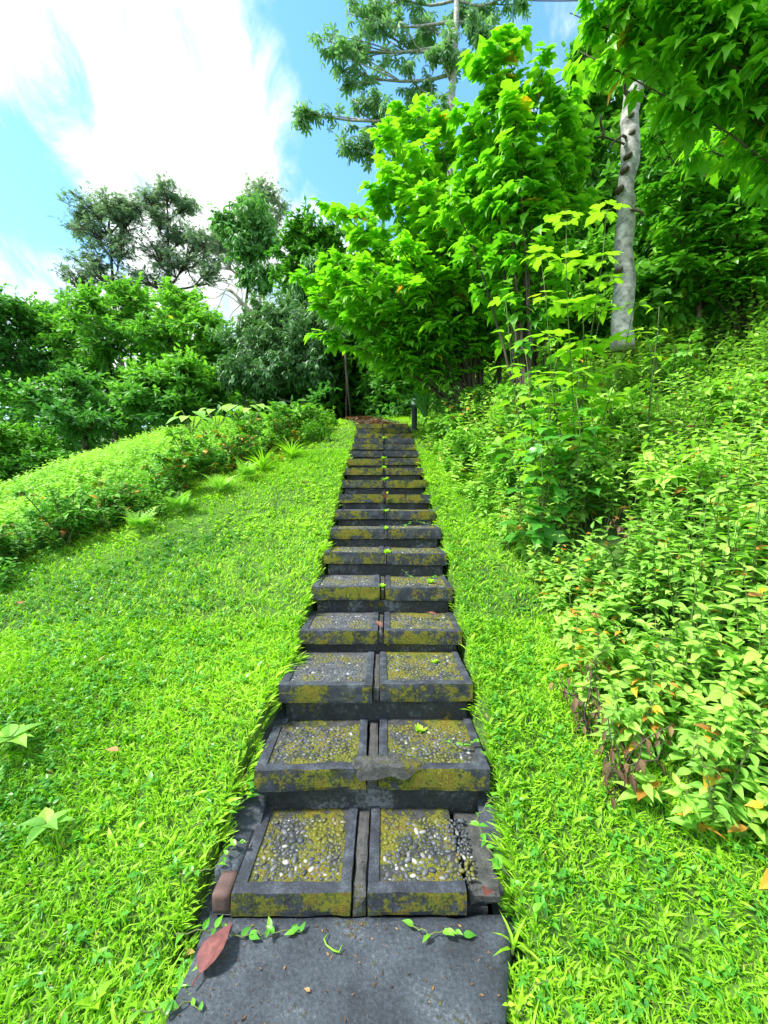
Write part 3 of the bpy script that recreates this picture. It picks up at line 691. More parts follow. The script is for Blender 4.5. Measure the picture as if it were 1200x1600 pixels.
# plant band on the left slope and the creeping cover behind it
rst = Acc()
x, y = rand_pts(5200, -5.4, -1.0, 2.6, 9.3, lambda x, y: (abs(ridge_d(x, y)) < .34 + .22 * np.sin(y * 4.3) + .16 * np.sin(y * 11) + .14 * np.sin(y * 23 + x * 9)) * (.2 + .8 * (patchn(x, y, 3.6, 3) > .35)))
dr = ridge_d(x, y)
a = herbs(x, y, .10, .42, .05, .11, 16, [OVATE, OVATE_FLAT, OVATE_FINE], lambda x, y: .25 + .5 * patchn(x, y, 3.4, 2), yellow=.03 + .35 * ((patchn(x, y, 2.3, 5) > .6) & (dr > .05)), stems=rst, flat=.5)
tag(a.build('ridge_undergrowth', M['ridge']), 'band of taller weedy plants with yellow and brown leaves crossing the left slope', 'undergrowth', kind='stuff')
tag(rst.build('ridge_stems', M['stem']), 'thin stems inside the weedy band on the left slope', 'stems', kind='stuff')
x, y = rand_pts(9000, -7.0, -1.2, 3.2, 11.2, lambda x, y: (ridge_d(x, y) < -.3) * 1.0)
a = herbs(x, y, .06, .24, .05, .09, 9, [OVATE_FLAT, SMALL], lambda x, y: .5 + .35 * patchn(x, y, 2.2, 1), yellow=.006, flat=.4)
tag(a.build('creeping_cover', M['under']), 'light green creeping plants covering the far left slope up to its crest', 'ground cover', kind='stuff')
# ------------------------------------------------------------------ trees
def shoot_tree(name, label, cat, base, targets, leafm, barkm, tm, size, r0=.04, ntw=24, k=6, tw=.34, droop=.15, vb=.55, yellow=.006, group=None, start=.35, bend=.35, upn=.22, hdroop=0):
    """many long shoots arching from the foot to their tips, side twigs in loose tiers carrying leaves"""
    base = np.asarray(base, float); root = thing(name, label, cat, tuple(base), 0, group); wd_, lv = Acc(), Acc(); S, D, LN, TT = [], [], [], []
    for ti_, tp in enumerate(targets):
        tp = np.asarray(tp, float); v = tp - base; H = np.linalg.norm(v); t = np.linspace(0, 1, 14)[:, None]
        mid = base + v * .5 + np.array([-v[0] * .28, -v[1] * .28, abs(v[2]) * .18]) * bend * 2 + rng.normal(0, .03, 3) * H
        p = (1 - t) ** 2 * (base + rng.normal(0, .06, 3) * [1, 1, 0] - [0, 0, .1]) + 2 * t * (1 - t) * mid + t * t * (tp - [0, 0, hdroop * .1])
        p[1:-1] += rng.normal(0, .008, (12, 3)) * H * .3
        tube(wd_, p - base, np.linspace(r0 * rng.uniform(.6, 1.1), .005, 14), 5)
        n = int(ntw * rng.uniform(.75, 1.25) * max(.5, min(1.6, H / 3))); u = start + (1 - start) * rng.random(n) ** .8; q = u * 13; i = np.minimum(q.astype(int), 12); pp = p[i] + (p[i + 1] - p[i]) * (q - i)[:, None]
        ax = unit(p[-1] - p[6]); an = rng.uniform(0, 6.28, n); d = np.stack([np.cos(an), np.sin(an), rng.uniform(.05, .5, n)], 1) + ax * .35
        S.append(pp); D.append(unit(d)); LN.append(tw * rng.uniform(.5, 1.2, n) * (1.35 - .7 * u)); TT.append(u)
        S.append(np.repeat(p[-2:-1], 4, 0)); D.append(unit(ax + rng.normal(0, .35, (4, 3)))); LN.append(np.full(4, tw * .5)); TT.append(np.full(4, 1.25))
    S = np.concatenate(S) - base; D = np.concatenate(D); LN = np.concatenate(LN); TT = np.concatenate(TT)
    twigs(wd_, S, D, LN, np.full(len(S), .0045))
    n = len(S); t = (np.arange(k)[None, :] + rng.random((n, k)) * .8) / k; t = .25 + .85 * t
    pos = S[:, None, :] + D[:, None, :] * (LN[:, None] * t)[..., None]
    sd = rng.uniform(-1.5, 1.5, (n, k)); c, s_ = np.cos(sd), np.sin(sd)
    ld = np.stack([D[:, None, 0] * c - D[:, None, 1] * s_, D[:, None, 0] * s_ + D[:, None, 1] * c, D[:, None, 2] * .3 - droop + rng.normal(0, .18, (n, k))], -1)
    pos = pos + unit(ld) * [1, 1, .5] * size[0] * .35
    ld = unit(ld).reshape(-1, 3); pos = pos.reshape(-1, 3); m = n * k
    up = np.array([0, 0, 1.0]) + rng.normal(0, upn, (m, 3)) + .3 * ld * [1, 1, 0]
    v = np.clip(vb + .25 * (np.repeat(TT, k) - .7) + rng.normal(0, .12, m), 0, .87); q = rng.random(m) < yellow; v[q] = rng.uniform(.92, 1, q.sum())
    sz = size[0] + (size[1] - size[0]) * rng.random(m) ** 1.5; w = rng.integers(0, len(tm), m)
    for q in range(len(tm)):
        z = w == q; lv.scatter(tm[q], pos[z], frames(ld[z], up[z], sz[z]), v[z])
    wd_.build('trunk', barkm, root, smooth=True); lv.build('crown', leafm, root); return root
def twig_leaves(acc, start, d, ln, k, tm, s0, s1, vfun, droop=.3, spread=.9, upn=.25, tip=True, yellow=0.0):
    n = len(start); t = (np.arange(k)[None, :] + rng.random((n, k)) * .7) / k; t = .15 + .9 * t
    pos = start[:, None, :] + d[:, None, :] * (ln[:, None] * t)[..., None]
    side = unit(rng.normal(0, 1, (n, k, 3)) * np.array([1, 1, .45]))
    ld = d[:, None, :] * (1 - spread * .55) + side * spread; ld[..., 2] -= droop; ld = unit(ld).reshape(-1, 3)
    up = np.zeros((n * k, 3)); up[:, 2] = 1; up += rng.normal(0, upn, (n * k, 3))
    # leaves turn their faces outward a little
    up += .35 * np.repeat(d, k, 0) * np.array([1, 1, 0])
    sz = rng.uniform(s0, s1, n * k); pos = pos.reshape(-1, 3)
    v = np.clip(vfun(pos) + rng.normal(0, .12, n * k), 0, .87)
    if yellow: q = rng.random(n * k) < yellow; v[q] = rng.uniform(.92, 1, q.sum())
    w = rng.integers(0, len(tm), n * k)
    for q in range(len(tm)):
        s = w == q; acc.scatter(tm[q], pos[s], frames(ld[s], up[s], sz[s]), v[s])
def tree(name, label, cat, base, trunk_top, lobes, leafm, barkm, tm, size, r0=.12, nb=12, ntw=9, k=9, tw=.5, droop=.3,
         spread=.9, group=None, vb=.5, stems=1, shell=(.35, 1.0), wobr=.03, topv=.25, yellow=0.0, upn=.3, sides=7, limb_r=.45, flatl=1.0, bough_r=.2, stem_spread=.25, updir=.25, trunk_from=.35):
    """lobes: (x, y, z, rx, rz) in world metres; limbs run from the trunk to every lobe, boughs and twigs fill it"""
    base = np.asarray(base, float); top = np.asarray(trunk_top, float)
    root = thing(name, label, cat, tuple(base), 0, group)
    wd_, lv = Acc(), Acc()
    H = np.linalg.norm(top - base)
    paths = []
    for s in range(stems):
        off = np.array([0, 0, 0.0]); b2 = base.copy()
        if stems > 1:
            an = s * 2.4 + .5; off = np.array([math.cos(an), math.sin(an) * .8, 0]) * stem_spread * H; b2 = base + np.array([math.cos(an), math.sin(an), 0]) * r0 * 1.5; off[2] = -abs(rng.normal(0, .1)) * H
        p = curve(b2 - [0, 0, .15], top + off, 11, 0, wobr * H / 3); paths.append(p)
        rr = np.linspace(1, .28, 11); rr[0] = 1.25
        tube(wd_, p - base, r0 * rr * (1 if stems == 1 else .7), sides)
    S, D, LN = [], [], []
    zmin = min(l[2] - l[4] for l in lobes); zmax = max(l[2] + l[4] for l in lobes)
    for li, (lx, ly, lz, rx, rz) in enumerate(lobes):
        c = np.array([lx, ly, lz]); p = paths[li % stems]
        fr = np.clip((lz - rz * .9 - p[0][2]) / max(p[-1][2] - p[0][2], .1), trunk_from, .97); q = fr * 10; i0 = int(q); i0 = min(i0, 9); st = p[i0] + (p[i0 + 1] - p[i0]) * (q - i0)
        limb = curve(st, c + np.array([0, 0, rz * .15]), 7, -.06 * H * (1 - fr), .03 * rx)
        rl = r0 * limb_r * (1.1 - fr * .6)
        tube(wd_, limb - base, np.linspace(rl, rl * .35, 7), 5)
        n = nb
        u = unit(rng.normal(0, 1, (n, 3)) + np.array([0, 0, updir])); 
        for b in range(n):
            rad = rng.uniform(*shell) ** .6
            e_ = c + u[b] * np.array([rx, rx, rz]) * rad
            s_ = limb[rng.integers(3, 7)]
            bo = curve(s_, e_, 5, .05 * rx, .02 * rx); br = rl * bough_r * 1.6
            tube(wd_, bo - base, np.linspace(br, br * .4, 5), 3)
            t = rng.uniform(.3, 1.0, ntw) * 4; ti = np.minimum(t.astype(int), 3); pp = bo[ti] + (bo[ti + 1] - bo[ti]) * (t - ti)[:, None]
            dd = unit((e_ - s_) / max(np.linalg.norm(e_ - s_), .01) * .6 + rng.normal(0, .6, (ntw, 3)) * np.array([1, 1, flatl]) + np.array([0, 0, .12]))
            S.append(pp); D.append(dd); LN.append(rng.uniform(.5, 1.1, ntw) * tw)
    S = np.concatenate(S); D = np.concatenate(D); LN = np.concatenate(LN)
    twigs(wd_, S - base, D, LN, np.full(len(S), max(.0035, tw * .009)))
    def vf(pos): return vb + topv * ((pos[:, 2] + base[2] - zmin) / max(zmax - zmin, .1) - .5)  # lit tops and shadowed undersides put into leaf colour by height
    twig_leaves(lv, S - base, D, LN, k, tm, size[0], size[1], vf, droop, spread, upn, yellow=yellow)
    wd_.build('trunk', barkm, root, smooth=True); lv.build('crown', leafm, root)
    return root
def L5(px, py, Y, rp, rpz=None):   # a crown lobe seen at (px, py), Y metres away, rp wide
    p = P(px, py, Y); return (p[0], p[1], p[2], rp * Y / F, (rpz or rp * .8) * Y / F)
def gb(px, Y): x = (px - 600) / F * Y; return (x, Y, float(ground(x, Y)))

# far trees on the left skyline
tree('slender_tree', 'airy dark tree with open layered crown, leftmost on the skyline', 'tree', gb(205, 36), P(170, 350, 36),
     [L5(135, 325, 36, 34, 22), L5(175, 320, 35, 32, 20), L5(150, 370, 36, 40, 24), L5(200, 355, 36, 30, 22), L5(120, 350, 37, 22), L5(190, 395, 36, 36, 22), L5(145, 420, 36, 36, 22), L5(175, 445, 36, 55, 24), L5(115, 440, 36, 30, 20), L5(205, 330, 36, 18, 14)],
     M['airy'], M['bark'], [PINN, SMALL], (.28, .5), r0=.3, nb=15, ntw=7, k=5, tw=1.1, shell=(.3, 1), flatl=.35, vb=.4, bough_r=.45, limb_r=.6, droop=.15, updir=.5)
tree('slender_tree', 'airy dark tree with round tuft on top, second from the left on the skyline', 'tree', gb(262, 37), P(262, 330, 37),
     [L5(262, 305, 37, 24, 18), L5(292, 325, 37, 20, 14), L5(232, 320, 37, 16, 22), L5(250, 355, 37, 30, 22), L5(290, 375, 37, 24, 20), L5(245, 400, 37, 40, 24), L5(290, 420, 37, 40, 26), L5(320, 390, 37, 30, 26), L5(230, 440, 37, 50, 24), L5(340, 430, 37, 34, 24)],
     M['airy'], M['bark'], [PINN, SMALL], (.28, .5), r0=.3, nb=14, ntw=7, k=5, tw=1.05, shell=(.3, 1), flatl=.35, vb=.4, bough_r=.45, limb_r=.6, droop=.15, updir=.5)
tree('slender_tree', 'pale airy tree with rounded crown rising behind the drooping bamboo-like tree', 'tree', gb(415, 42), P(415, 330, 42),
     [L5(410, 305, 42, 28, 18), L5(432, 318, 42, 20, 18), L5(390, 325, 42, 22, 18), L5(420, 350, 42, 34, 22), L5(340, 400, 40, 40, 30), L5(330, 380, 40, 26, 18)],
     M['airy'], M['palebark'], [PINN, SMALL], (.28, .5), r0=.3, nb=15, ntw=7, k=5, tw=1.1, shell=(.3, 1), flatl=.4, vb=.75, bough_r=.4, limb_r=.55, droop=.15)
tree('drooping_tree', 'pale green tree with drooping narrow leaves between skyline trees and dark round tree', 'tree', gb(385, 28), P(385, 350, 28),
     [L5(385, 335, 28, 40, 22), L5(360, 360, 28, 26, 26), L5(410, 370, 28, 26, 28), L5(385, 395, 28, 34, 26), L5(405, 430, 28, 30, 24)],
     M['bamboo'], M['bark'], [LANCE, SMALL], (.3, .6), r0=.2, nb=16, ntw=9, k=9, tw=.8, droop=.9, vb=.5, topv=.4)
tree('round_tree', 'dark dense round-topped tree right of the drooping tree', 'tree', gb(480, 24), P(480, 380, 24),
     [L5(480, 365, 24, 36, 26), L5(510, 375, 24, 32, 30), L5(455, 400, 24, 32, 28), L5(500, 425, 24, 40, 34), L5(455, 445, 24, 34, 30), L5(540, 420, 24, 40, 40), L5(520, 480, 24, 50, 30)],
     M['dark'], M['bark'], [OVATE_FLAT, SMALL], (.22, .38), r0=.25, nb=16, ntw=10, k=10, tw=.6, vb=.45, topv=.4)
tree('drooping_tree', 'small willowy drooping tree in front of the dark round tree', 'tree', gb(488, 20), P(488, 440, 20),
     [L5(490, 425, 20, 22, 16), L5(470, 450, 20, 22, 20), L5(505, 460, 20, 20, 22)],
     M['bamboo'], M['bark'], [LANCE], (.35, .6), r0=.1, nb=10, ntw=8, k=8, tw=.5, droop=1.3, vb=.25)
# bushes and trees in the middle distance on the left
mids = [('leftmost broadleaf tree of the middle distance, thin branches showing against the sky', 40, 20, [(20, 500, 50, 34), (60, 520, 44, 30), (-20, 540, 60, 50), (30, 560, 60, 40), (85, 500, 30, 22), (50, 610, 70, 40), (-30, 480, 50, 30)], .30, 12),
        ('dense broadleaf tree with lit domed top, under the leftmost skyline tree', 170, 19, [(150, 490, 60, 34), (205, 480, 50, 32), (110, 530, 50, 40), (180, 540, 70, 40), (130, 590, 60, 40), (200, 600, 70, 44), (230, 520, 50, 40)], .62, 16),
        ('dense broadleaf tree with bright top, under the second skyline tree', 290, 18, [(290, 480, 56, 32), (265, 530, 54, 40), (325, 520, 44, 40), (290, 575, 60, 40), (250, 620, 60, 40), (345, 560, 40, 44)], .68, 16),
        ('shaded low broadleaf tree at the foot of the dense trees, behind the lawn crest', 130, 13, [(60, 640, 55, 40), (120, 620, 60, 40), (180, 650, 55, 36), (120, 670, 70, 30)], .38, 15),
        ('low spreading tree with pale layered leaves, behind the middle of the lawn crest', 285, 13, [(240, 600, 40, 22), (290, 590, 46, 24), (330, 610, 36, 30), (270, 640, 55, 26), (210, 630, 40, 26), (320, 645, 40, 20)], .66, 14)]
for lab, bx, Y, lb, vb, nb in mids:
    tree('broadleaf_tree', lab, 'tree', gb(bx, Y), P(bx, min(q[1] for q in lb) + 30, Y), [L5(q[0], q[1], Y + rng.uniform(-1.5, 1.2), q[2], q[3]) for q in lb],
         M['mid'], M['bark'], [OVATE, OVATE_FLAT, OVATE], (.16, .32) if Y > 15 else (.13, .24), r0=.2, nb=nb + 4, ntw=11, k=11, tw=.75 if Y > 15 else .55, vb=vb, topv=.5, flatl=.5, yellow=.001, shell=(.15, 1), spread=.8, droop=.1, group='broadleaf trees below the lawn crest')
tree('broadleaf_tree', 'grey-green willowy tree with small hanging leaves, left of the dark tunnel', 'tree', gb(430, 13.5), P(430, 500, 13.5),
     [L5(430, 490, 13.5, 48, 30), L5(390, 530, 13.5, 45, 36), L5(455, 530, 13.2, 50, 36), L5(420, 580, 13, 60, 34), L5(370, 590, 13, 40, 28), L5(480, 580, 13, 40, 30), L5(500, 520, 13.5, 36, 30)],
     M['greygreen'], M['greybark'], [LANCE, SMALL], (.13, .25), r0=.13, nb=20, ntw=12, k=12, tw=.5, vb=.55, droop=.7, stems=2, topv=.35, group='broadleaf trees below the lawn crest')
tree('vine_covered_bush', 'rounded dark bush covered in creepers at the left edge behind the slope', 'bush', (-6.9, 7.6, float(ground(-6.9, 7.6))), P(20, 690, 7.6),
     [L5(10, 690, 7.6, 45, 30), L5(60, 700, 7.8, 34, 26), L5(-30, 700, 7.4, 50, 40), L5(30, 730, 7.4, 55, 28), L5(75, 730, 7.5, 26, 22), L5(-30, 750, 7, 50, 30)],
     M['ridge'], M['bark'], [OVATE_FLAT, SMALL], (.06, .12), r0=.05, nb=22, ntw=12, k=11, tw=.2, vb=.42, topv=.6, shell=(.5, 1))

# fallen pale trunk
root = thing('dead_branch', 'bare pale leaning dead branch sticking out between the green trees on the left', 'dead branch', tuple(P(403, 500, 13.9)))
b0 = P(403, 500, 13.9); a = Acc()
mainp = curve(P(403, 500, 13.9) - b0, P(355, 450, 13.6) - b0, 7, .05, .03); tube(a, mainp, np.linspace(.09, .035, 7), 6)
for px, py in ((330, 432), (345, 425), (322, 470), (318, 450), (372, 425), (338, 490), (360, 520), (365, 470), (310, 440)):
    s_ = mainp[rng.integers(2, 7)]; tube(a, curve(s_, P(px, py, 13.6 + rng.uniform(-.4, .4)) - b0, 6, .05, .05), np.linspace(.022, .006, 6), 4)
a.build('bare_branches', M['palebark'], root, smooth=True)

# tall pale-trunked tree in the sky
T0 = 17
tree('tall_tree', 'very tall pale-trunked tree with open crown of finger-like leaf clusters against the sky', 'tree', gb(716, T0), P(700, -110, T0),
     [L5(560, 30, T0, 40, 34), L5(610, 70, T0, 44, 36), L5(545, 110, T0, 34, 30), L5(640, 130, T0, 46, 34), L5(560, 180, T0, 40, 30), L5(620, 200, T0, 44, 30), L5(555, 235, T0, 34, 24), L5(660, 40, T0, 46, 36), L5(600, 0, T0, 46, 30), L5(690, 90, T0 - .6, 40, 34), L5(740, 30, T0, 46, 34), L5(770, 80, T0, 34, 30), L5(680, 175, T0 - .8, 40, 30), L5(800, 0, T0, 50, 30), L5(700, -60, T0, 90, 40), L5(475, 177, T0, 9, 7), L5(520, 75, T0, 24, 20)],
     M['tall'], M['greybark'], [DIGIT], (.22, .38), r0=.26, nb=8, ntw=5, k=2, tw=.65, droop=.55, vb=.45, limb_r=.42, bough_r=.3, shell=(.25, 1), trunk_from=.5)

# big-leaved trees by the stairs
def T(*a): return [P(px, py, Y) for px, py, Y in a]
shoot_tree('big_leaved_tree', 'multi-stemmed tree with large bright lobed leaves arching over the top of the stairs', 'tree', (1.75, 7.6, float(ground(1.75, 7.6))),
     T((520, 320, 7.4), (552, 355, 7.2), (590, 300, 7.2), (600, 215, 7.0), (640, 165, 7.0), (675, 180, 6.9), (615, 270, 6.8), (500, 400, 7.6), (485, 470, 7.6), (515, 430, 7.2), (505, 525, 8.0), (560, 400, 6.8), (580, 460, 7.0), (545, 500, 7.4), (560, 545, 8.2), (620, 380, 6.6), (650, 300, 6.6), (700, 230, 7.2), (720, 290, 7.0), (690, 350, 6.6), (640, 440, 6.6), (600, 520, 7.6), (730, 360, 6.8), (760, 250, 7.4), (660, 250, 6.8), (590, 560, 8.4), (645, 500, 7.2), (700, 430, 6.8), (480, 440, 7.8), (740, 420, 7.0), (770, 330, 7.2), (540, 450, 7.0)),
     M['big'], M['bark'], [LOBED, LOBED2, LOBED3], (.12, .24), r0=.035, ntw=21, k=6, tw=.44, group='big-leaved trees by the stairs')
shoot_tree('big_leaved_tree', 'slim dark-stemmed tree with lobed leaves, left of the grey trunk', 'tree', (1.95, 5.4, float(ground(1.95, 5.4))),
     T((750, 70, 5.2), (790, 45, 5.2), (770, 130, 5.2), (735, 190, 5.6), (800, 170, 5.0), (850, 90, 5.0), (880, 150, 5.2), (760, 260, 5.6), (820, 240, 5.2), (865, 230, 5.2), (720, 240, 5.8), (790, 330, 5.6), (850, 320, 5.4), (905, 200, 5.4), (700, 300, 5.8), (830, 390, 5.6), (780, 420, 5.8), (900, 300, 5.6)),
     M['big'], M['bark'], [LOBED, LOBED2, LOBED3], (.11, .22), r0=.026, ntw=15, k=6, tw=.36, droop=.3, vb=.5, group='big-leaved trees by the stairs', start=.45)
shoot_tree('big_leaved_tree', 'tree with long drooping bright leaves hanging into the upper right corner', 'tree', (5.9, 4.2, float(ground(5.9, 4.2))),
     T((890, 20, 4.2), (930, -20, 4.0), (905, 80, 4.2), (1040, 10, 3.9), (1080, 60, 3.9), (1120, 20, 3.8), (1160, 80, 3.9), (1110, 130, 4.2), (1190, 20, 3.8), (1000, -40, 4.0), (1100, -60, 3.8), (1190, 150, 4.2), (960, -60, 4.0), (1140, 200, 4.6), (1210, 250, 4.6), (1070, 220, 5.0)),
     M['big'], M['bark'], [LOBED2, LOBED2, LOBED, OVATE_FINE], (.11, .24), r0=.03, ntw=18, k=6, tw=.36, droop=.45, vb=.52, group='big-leaved trees by the stairs', start=.5, upn=.3)
shoot_tree('green_shrub_tree', 'mixed green shrub-like tree filling the space right of the grey trunk', 'tree', (5.6, 6.2, float(ground(5.6, 6.2))),
     T((1020, 200, 5.9), (1050, 270, 5.8), (1090, 210, 5.8), (1130, 270, 5.7), (1180, 230, 5.7), (1040, 350, 5.9), (1090, 340, 5.8), (1150, 350, 5.6), (1190, 320, 5.6), (1060, 410, 5.8), (1120, 420, 5.7), (1180, 410, 5.6), (1030, 130, 6.2), (1100, 150, 6.2), (1160, 160, 6.0), (1020, 300, 6.0)),
     M['herb'], M['bark'], [OVATE_FINE, OVATE, LOBED], (.09, .2), r0=.03, ntw=30, k=8, tw=.42, droop=.3, vb=.6, start=.35)

# weathered grey trunk
root = thing('grey_trunk_tree', 'thick pale grey tree trunk with knots and dead stubs among the green leaves', 'tree', tuple(P(975, 540, 5.3)))
b0 = P(975, 540, 5.3); a = Acc()
ctr = [(972, 545, 40), (972, 500, 36), (976, 440, 33), (974, 390, 31), (978, 340, 30), (976, 300, 29), (984, 260, 30), (986, 215, 31), (984, 180, 30), (990, 140, 30), (992, 110, 24), (995, 80, 13), (998, 50, 9)]
pts = []; rad = []
for c0, c1 in zip(ctr, ctr[1:]):
    for t in (0, .25, .5, .75): pts.append(P(c0[0] + (c1[0] - c0[0]) * t, c0[1] + (c1[1] - c0[1]) * t, 5.3) - b0); rad.append((c0[2] + (c1[2] - c0[2]) * t) * .43 * 5.3 / F)
pts = np.array(pts); rad = np.array(rad) * (1 + .03 * np.sin(np.arange(len(rad)) * 1.1) + rng.normal(0, .012, len(rad)))
sides = 20; t = a.n; tube(a, pts, rad, sides)
vv = a.v[-1]; ring = np.repeat(np.arange(len(pts)), sides)
for q in range(len(vv)):
    c_ = pts[ring[q]]; dv = vv[q] - c_; n_ = noise.noise(Vector(vv[q]) * 3.2) * .22 + noise.noise(Vector(vv[q]) * 9) * .12; vv[q] = c_ + dv * (1 + n_)
a.build('trunk', M['greybark'], root, smooth=True)
for (px, py, qx, qy, r) in ((985, 150, 968, 120, .03), (990, 120, 1004, 70, .03), (978, 215, 955, 232, .018), (975, 225, 930, 215, .014), (942, 218, 940, 180, .022), (990, 160, 1012, 150, .02), (980, 330, 1006, 338, .03)):
    a = Acc(); tube(a, curve(P(px, py, 5.25) - b0, P(qx, qy, 5.15) - b0, 6, .02, .015), np.linspace(r, r * .5, 6), 7); a.build('dead_stub', M['bark'], root, smooth=True)
for (px, py) in ((988, 178), (985, 240), (980, 262), (972, 292), (990, 205), (970, 420)):
    p_ = P(px, py, 5.3 - .12) - b0; a = Acc(); tube(a, [p_ + [0, .08, 0], p_ + [0, .0, .0], p_ + [0, -.02, -.008]], [.05, .034, .012], 8); a.build('knot', M['bark'], root, smooth=True)

# forest trees on the right hillside
fr = [('mid-green forest tree with low boughs touching the bank, right of the grey trunk', 1110, 6.6, [(1060, 420, 44, 34), (1120, 440, 50, 34), (1180, 440, 50, 40), (1030, 470, 34, 24), (1220, 400, 50, 50), (1150, 370, 50, 40), (1080, 330, 50, 40)], .75),
      ('leafy forest tree low behind the big sapling, hiding the stems', 800, 7.6, [(760, 500, 50, 34), (820, 520, 50, 30), (880, 490, 50, 34), (930, 500, 40, 30), (850, 440, 50, 34), (700, 540, 40, 22), (930, 430, 40, 30)], .7),
      ('dark forest tree filling the upper right corner behind the drooping leaves', 1130, 8.5, [(1090, 120, 70, 60), (1160, 170, 70, 60), (1050, 190, 60, 60), (1180, 60, 80, 60), (1040, 100, 60, 50), (1230, 200, 80, 80), (1110, 40, 70, 50), (1000, 40, 70, 50)], .6),
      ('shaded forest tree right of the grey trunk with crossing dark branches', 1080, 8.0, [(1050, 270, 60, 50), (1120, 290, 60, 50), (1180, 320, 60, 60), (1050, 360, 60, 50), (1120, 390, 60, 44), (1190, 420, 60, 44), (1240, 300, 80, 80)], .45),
      ('leafy forest tree between the slim dark stems and the grey trunk', 880, 9.0, [(860, 330, 60, 50), (900, 260, 50, 50), (930, 350, 50, 50), (870, 400, 60, 40), (930, 430, 60, 40), (810, 380, 50, 50), (910, 180, 50, 50), (930, 100, 50, 50)], .5),
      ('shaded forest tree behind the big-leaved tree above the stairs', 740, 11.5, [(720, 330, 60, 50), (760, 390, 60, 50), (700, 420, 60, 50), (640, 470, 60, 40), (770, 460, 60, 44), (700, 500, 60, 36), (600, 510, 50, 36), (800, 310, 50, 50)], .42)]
for lab, bx, Y, lb, vb in fr:
    tree('forest_tree', lab, 'tree', gb(bx, Y), P(bx, min(q[1] for q in lb) + 20, Y), [L5(q[0], q[1], Y + rng.uniform(-.8, .8), q[2], q[3]) for q in lb],
         M['dark'], M['bark'], [OVATE, OVATE_FINE, LOBED], (.13, .24), r0=.09, nb=15, ntw=9, k=9, tw=.5, vb=vb, topv=.3, stems=2, stem_spread=.1, yellow=.002, shell=(.15, 1), bough_r=.35, group='forest trees on the right hillside')
# trees round the dark tunnel at the head of the stairs
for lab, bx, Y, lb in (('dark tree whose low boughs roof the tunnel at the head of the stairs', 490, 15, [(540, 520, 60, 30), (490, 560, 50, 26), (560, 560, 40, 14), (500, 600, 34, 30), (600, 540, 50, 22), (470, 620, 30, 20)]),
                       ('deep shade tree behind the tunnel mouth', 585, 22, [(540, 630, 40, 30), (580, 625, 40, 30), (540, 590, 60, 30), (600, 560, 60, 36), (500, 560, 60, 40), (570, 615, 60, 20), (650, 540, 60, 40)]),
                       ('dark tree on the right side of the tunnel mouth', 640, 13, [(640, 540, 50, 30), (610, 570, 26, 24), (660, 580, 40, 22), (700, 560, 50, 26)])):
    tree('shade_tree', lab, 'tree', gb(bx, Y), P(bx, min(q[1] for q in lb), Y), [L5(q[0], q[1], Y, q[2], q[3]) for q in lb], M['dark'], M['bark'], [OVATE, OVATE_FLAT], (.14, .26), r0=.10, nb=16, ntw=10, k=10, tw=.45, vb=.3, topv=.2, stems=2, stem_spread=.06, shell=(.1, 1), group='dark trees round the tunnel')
# slim trunks seen inside the tunnel
for px, lab in ((540, 'thin leaning trunk inside the dark tunnel, left one of two'), (534, 'thin upright trunk inside the dark tunnel, right one of two')):
    b0 = np.array(gb(px + 8, 12.8)); a = Acc(); tube(a, curve(b0 - [0, 0, .1], b0 + [-.25 if px > 536 else -.05, .1, 2.2], 6, 0, .03) - b0, np.linspace(.032, .02, 6), 6)
    root = thing('thin_trunk', lab, 'tree trunk', tuple(b0), 0); a.build('trunk', M['bark'], root, smooth=True)
# the wood behind everything on the right and beyond the tunnel
x = np.concatenate([rng.uniform(-4.5, 30, 4200), rng.uniform(-5, 3, 2200)]); y = np.concatenate([rng.uniform(14.5, 32, 4200), rng.uniform(14, 22, 2200)]); k = (x > (y - 16) * .2 - 5)
x, y = x[k], y[k]; h = rng.uniform(.3, 7.5, len(x)); h[4000:] *= .7; trk_ = (abs(x - xc(y)) < .8) & (y < 19); h[trk_] = 2.0 + h[trk_] * .5; st = np.stack([x, y, ground(x, y) + h], 1)
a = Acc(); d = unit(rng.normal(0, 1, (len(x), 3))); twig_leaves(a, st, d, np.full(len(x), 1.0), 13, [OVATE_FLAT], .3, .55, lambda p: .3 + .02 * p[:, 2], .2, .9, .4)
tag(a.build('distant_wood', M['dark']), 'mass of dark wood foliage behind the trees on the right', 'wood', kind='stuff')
x = rng.uniform(-30, -2, 5200); y = rng.uniform(19.5, 27, 5200); zt_ = EYE + (765 - 545) / F * y + 1.2 * np.sin(x * .9) - .5; z_ = ground(x, y); zz_ = z_ + rng.random(len(x)) * (zt_ - z_)
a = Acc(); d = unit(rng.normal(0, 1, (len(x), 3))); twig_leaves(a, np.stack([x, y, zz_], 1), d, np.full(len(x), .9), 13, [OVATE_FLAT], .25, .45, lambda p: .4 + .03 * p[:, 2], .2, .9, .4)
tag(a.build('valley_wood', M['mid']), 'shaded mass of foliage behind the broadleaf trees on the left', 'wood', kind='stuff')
x = rng.uniform(-7.5, -1.8, 1500); y = rng.uniform(11.8, 14, 1500); z_ = ground(x, y); zz_ = z_ + rng.random(len(x)) * 1.7
a = Acc(); d = unit(rng.normal(0, 1, (len(x), 3))); twig_leaves(a, np.stack([x, y, zz_], 1), d, np.full(len(x), .5), 10, [OVATE_FLAT, OVATE], .12, .22, lambda p: .45 + 0 * p[:, 2], .2, .9, .4)
tag(a.build('crest_thicket', M['mid']), 'low thicket growing behind the crest of the left lawn', 'thicket', kind='stuff')
x = rng.uniform(4.0, 16, 3600); y = rng.uniform(8.5, 15, 3600); st = np.stack([x, y, ground(x, y) + rng.uniform(.3, 6.5, len(x))], 1)
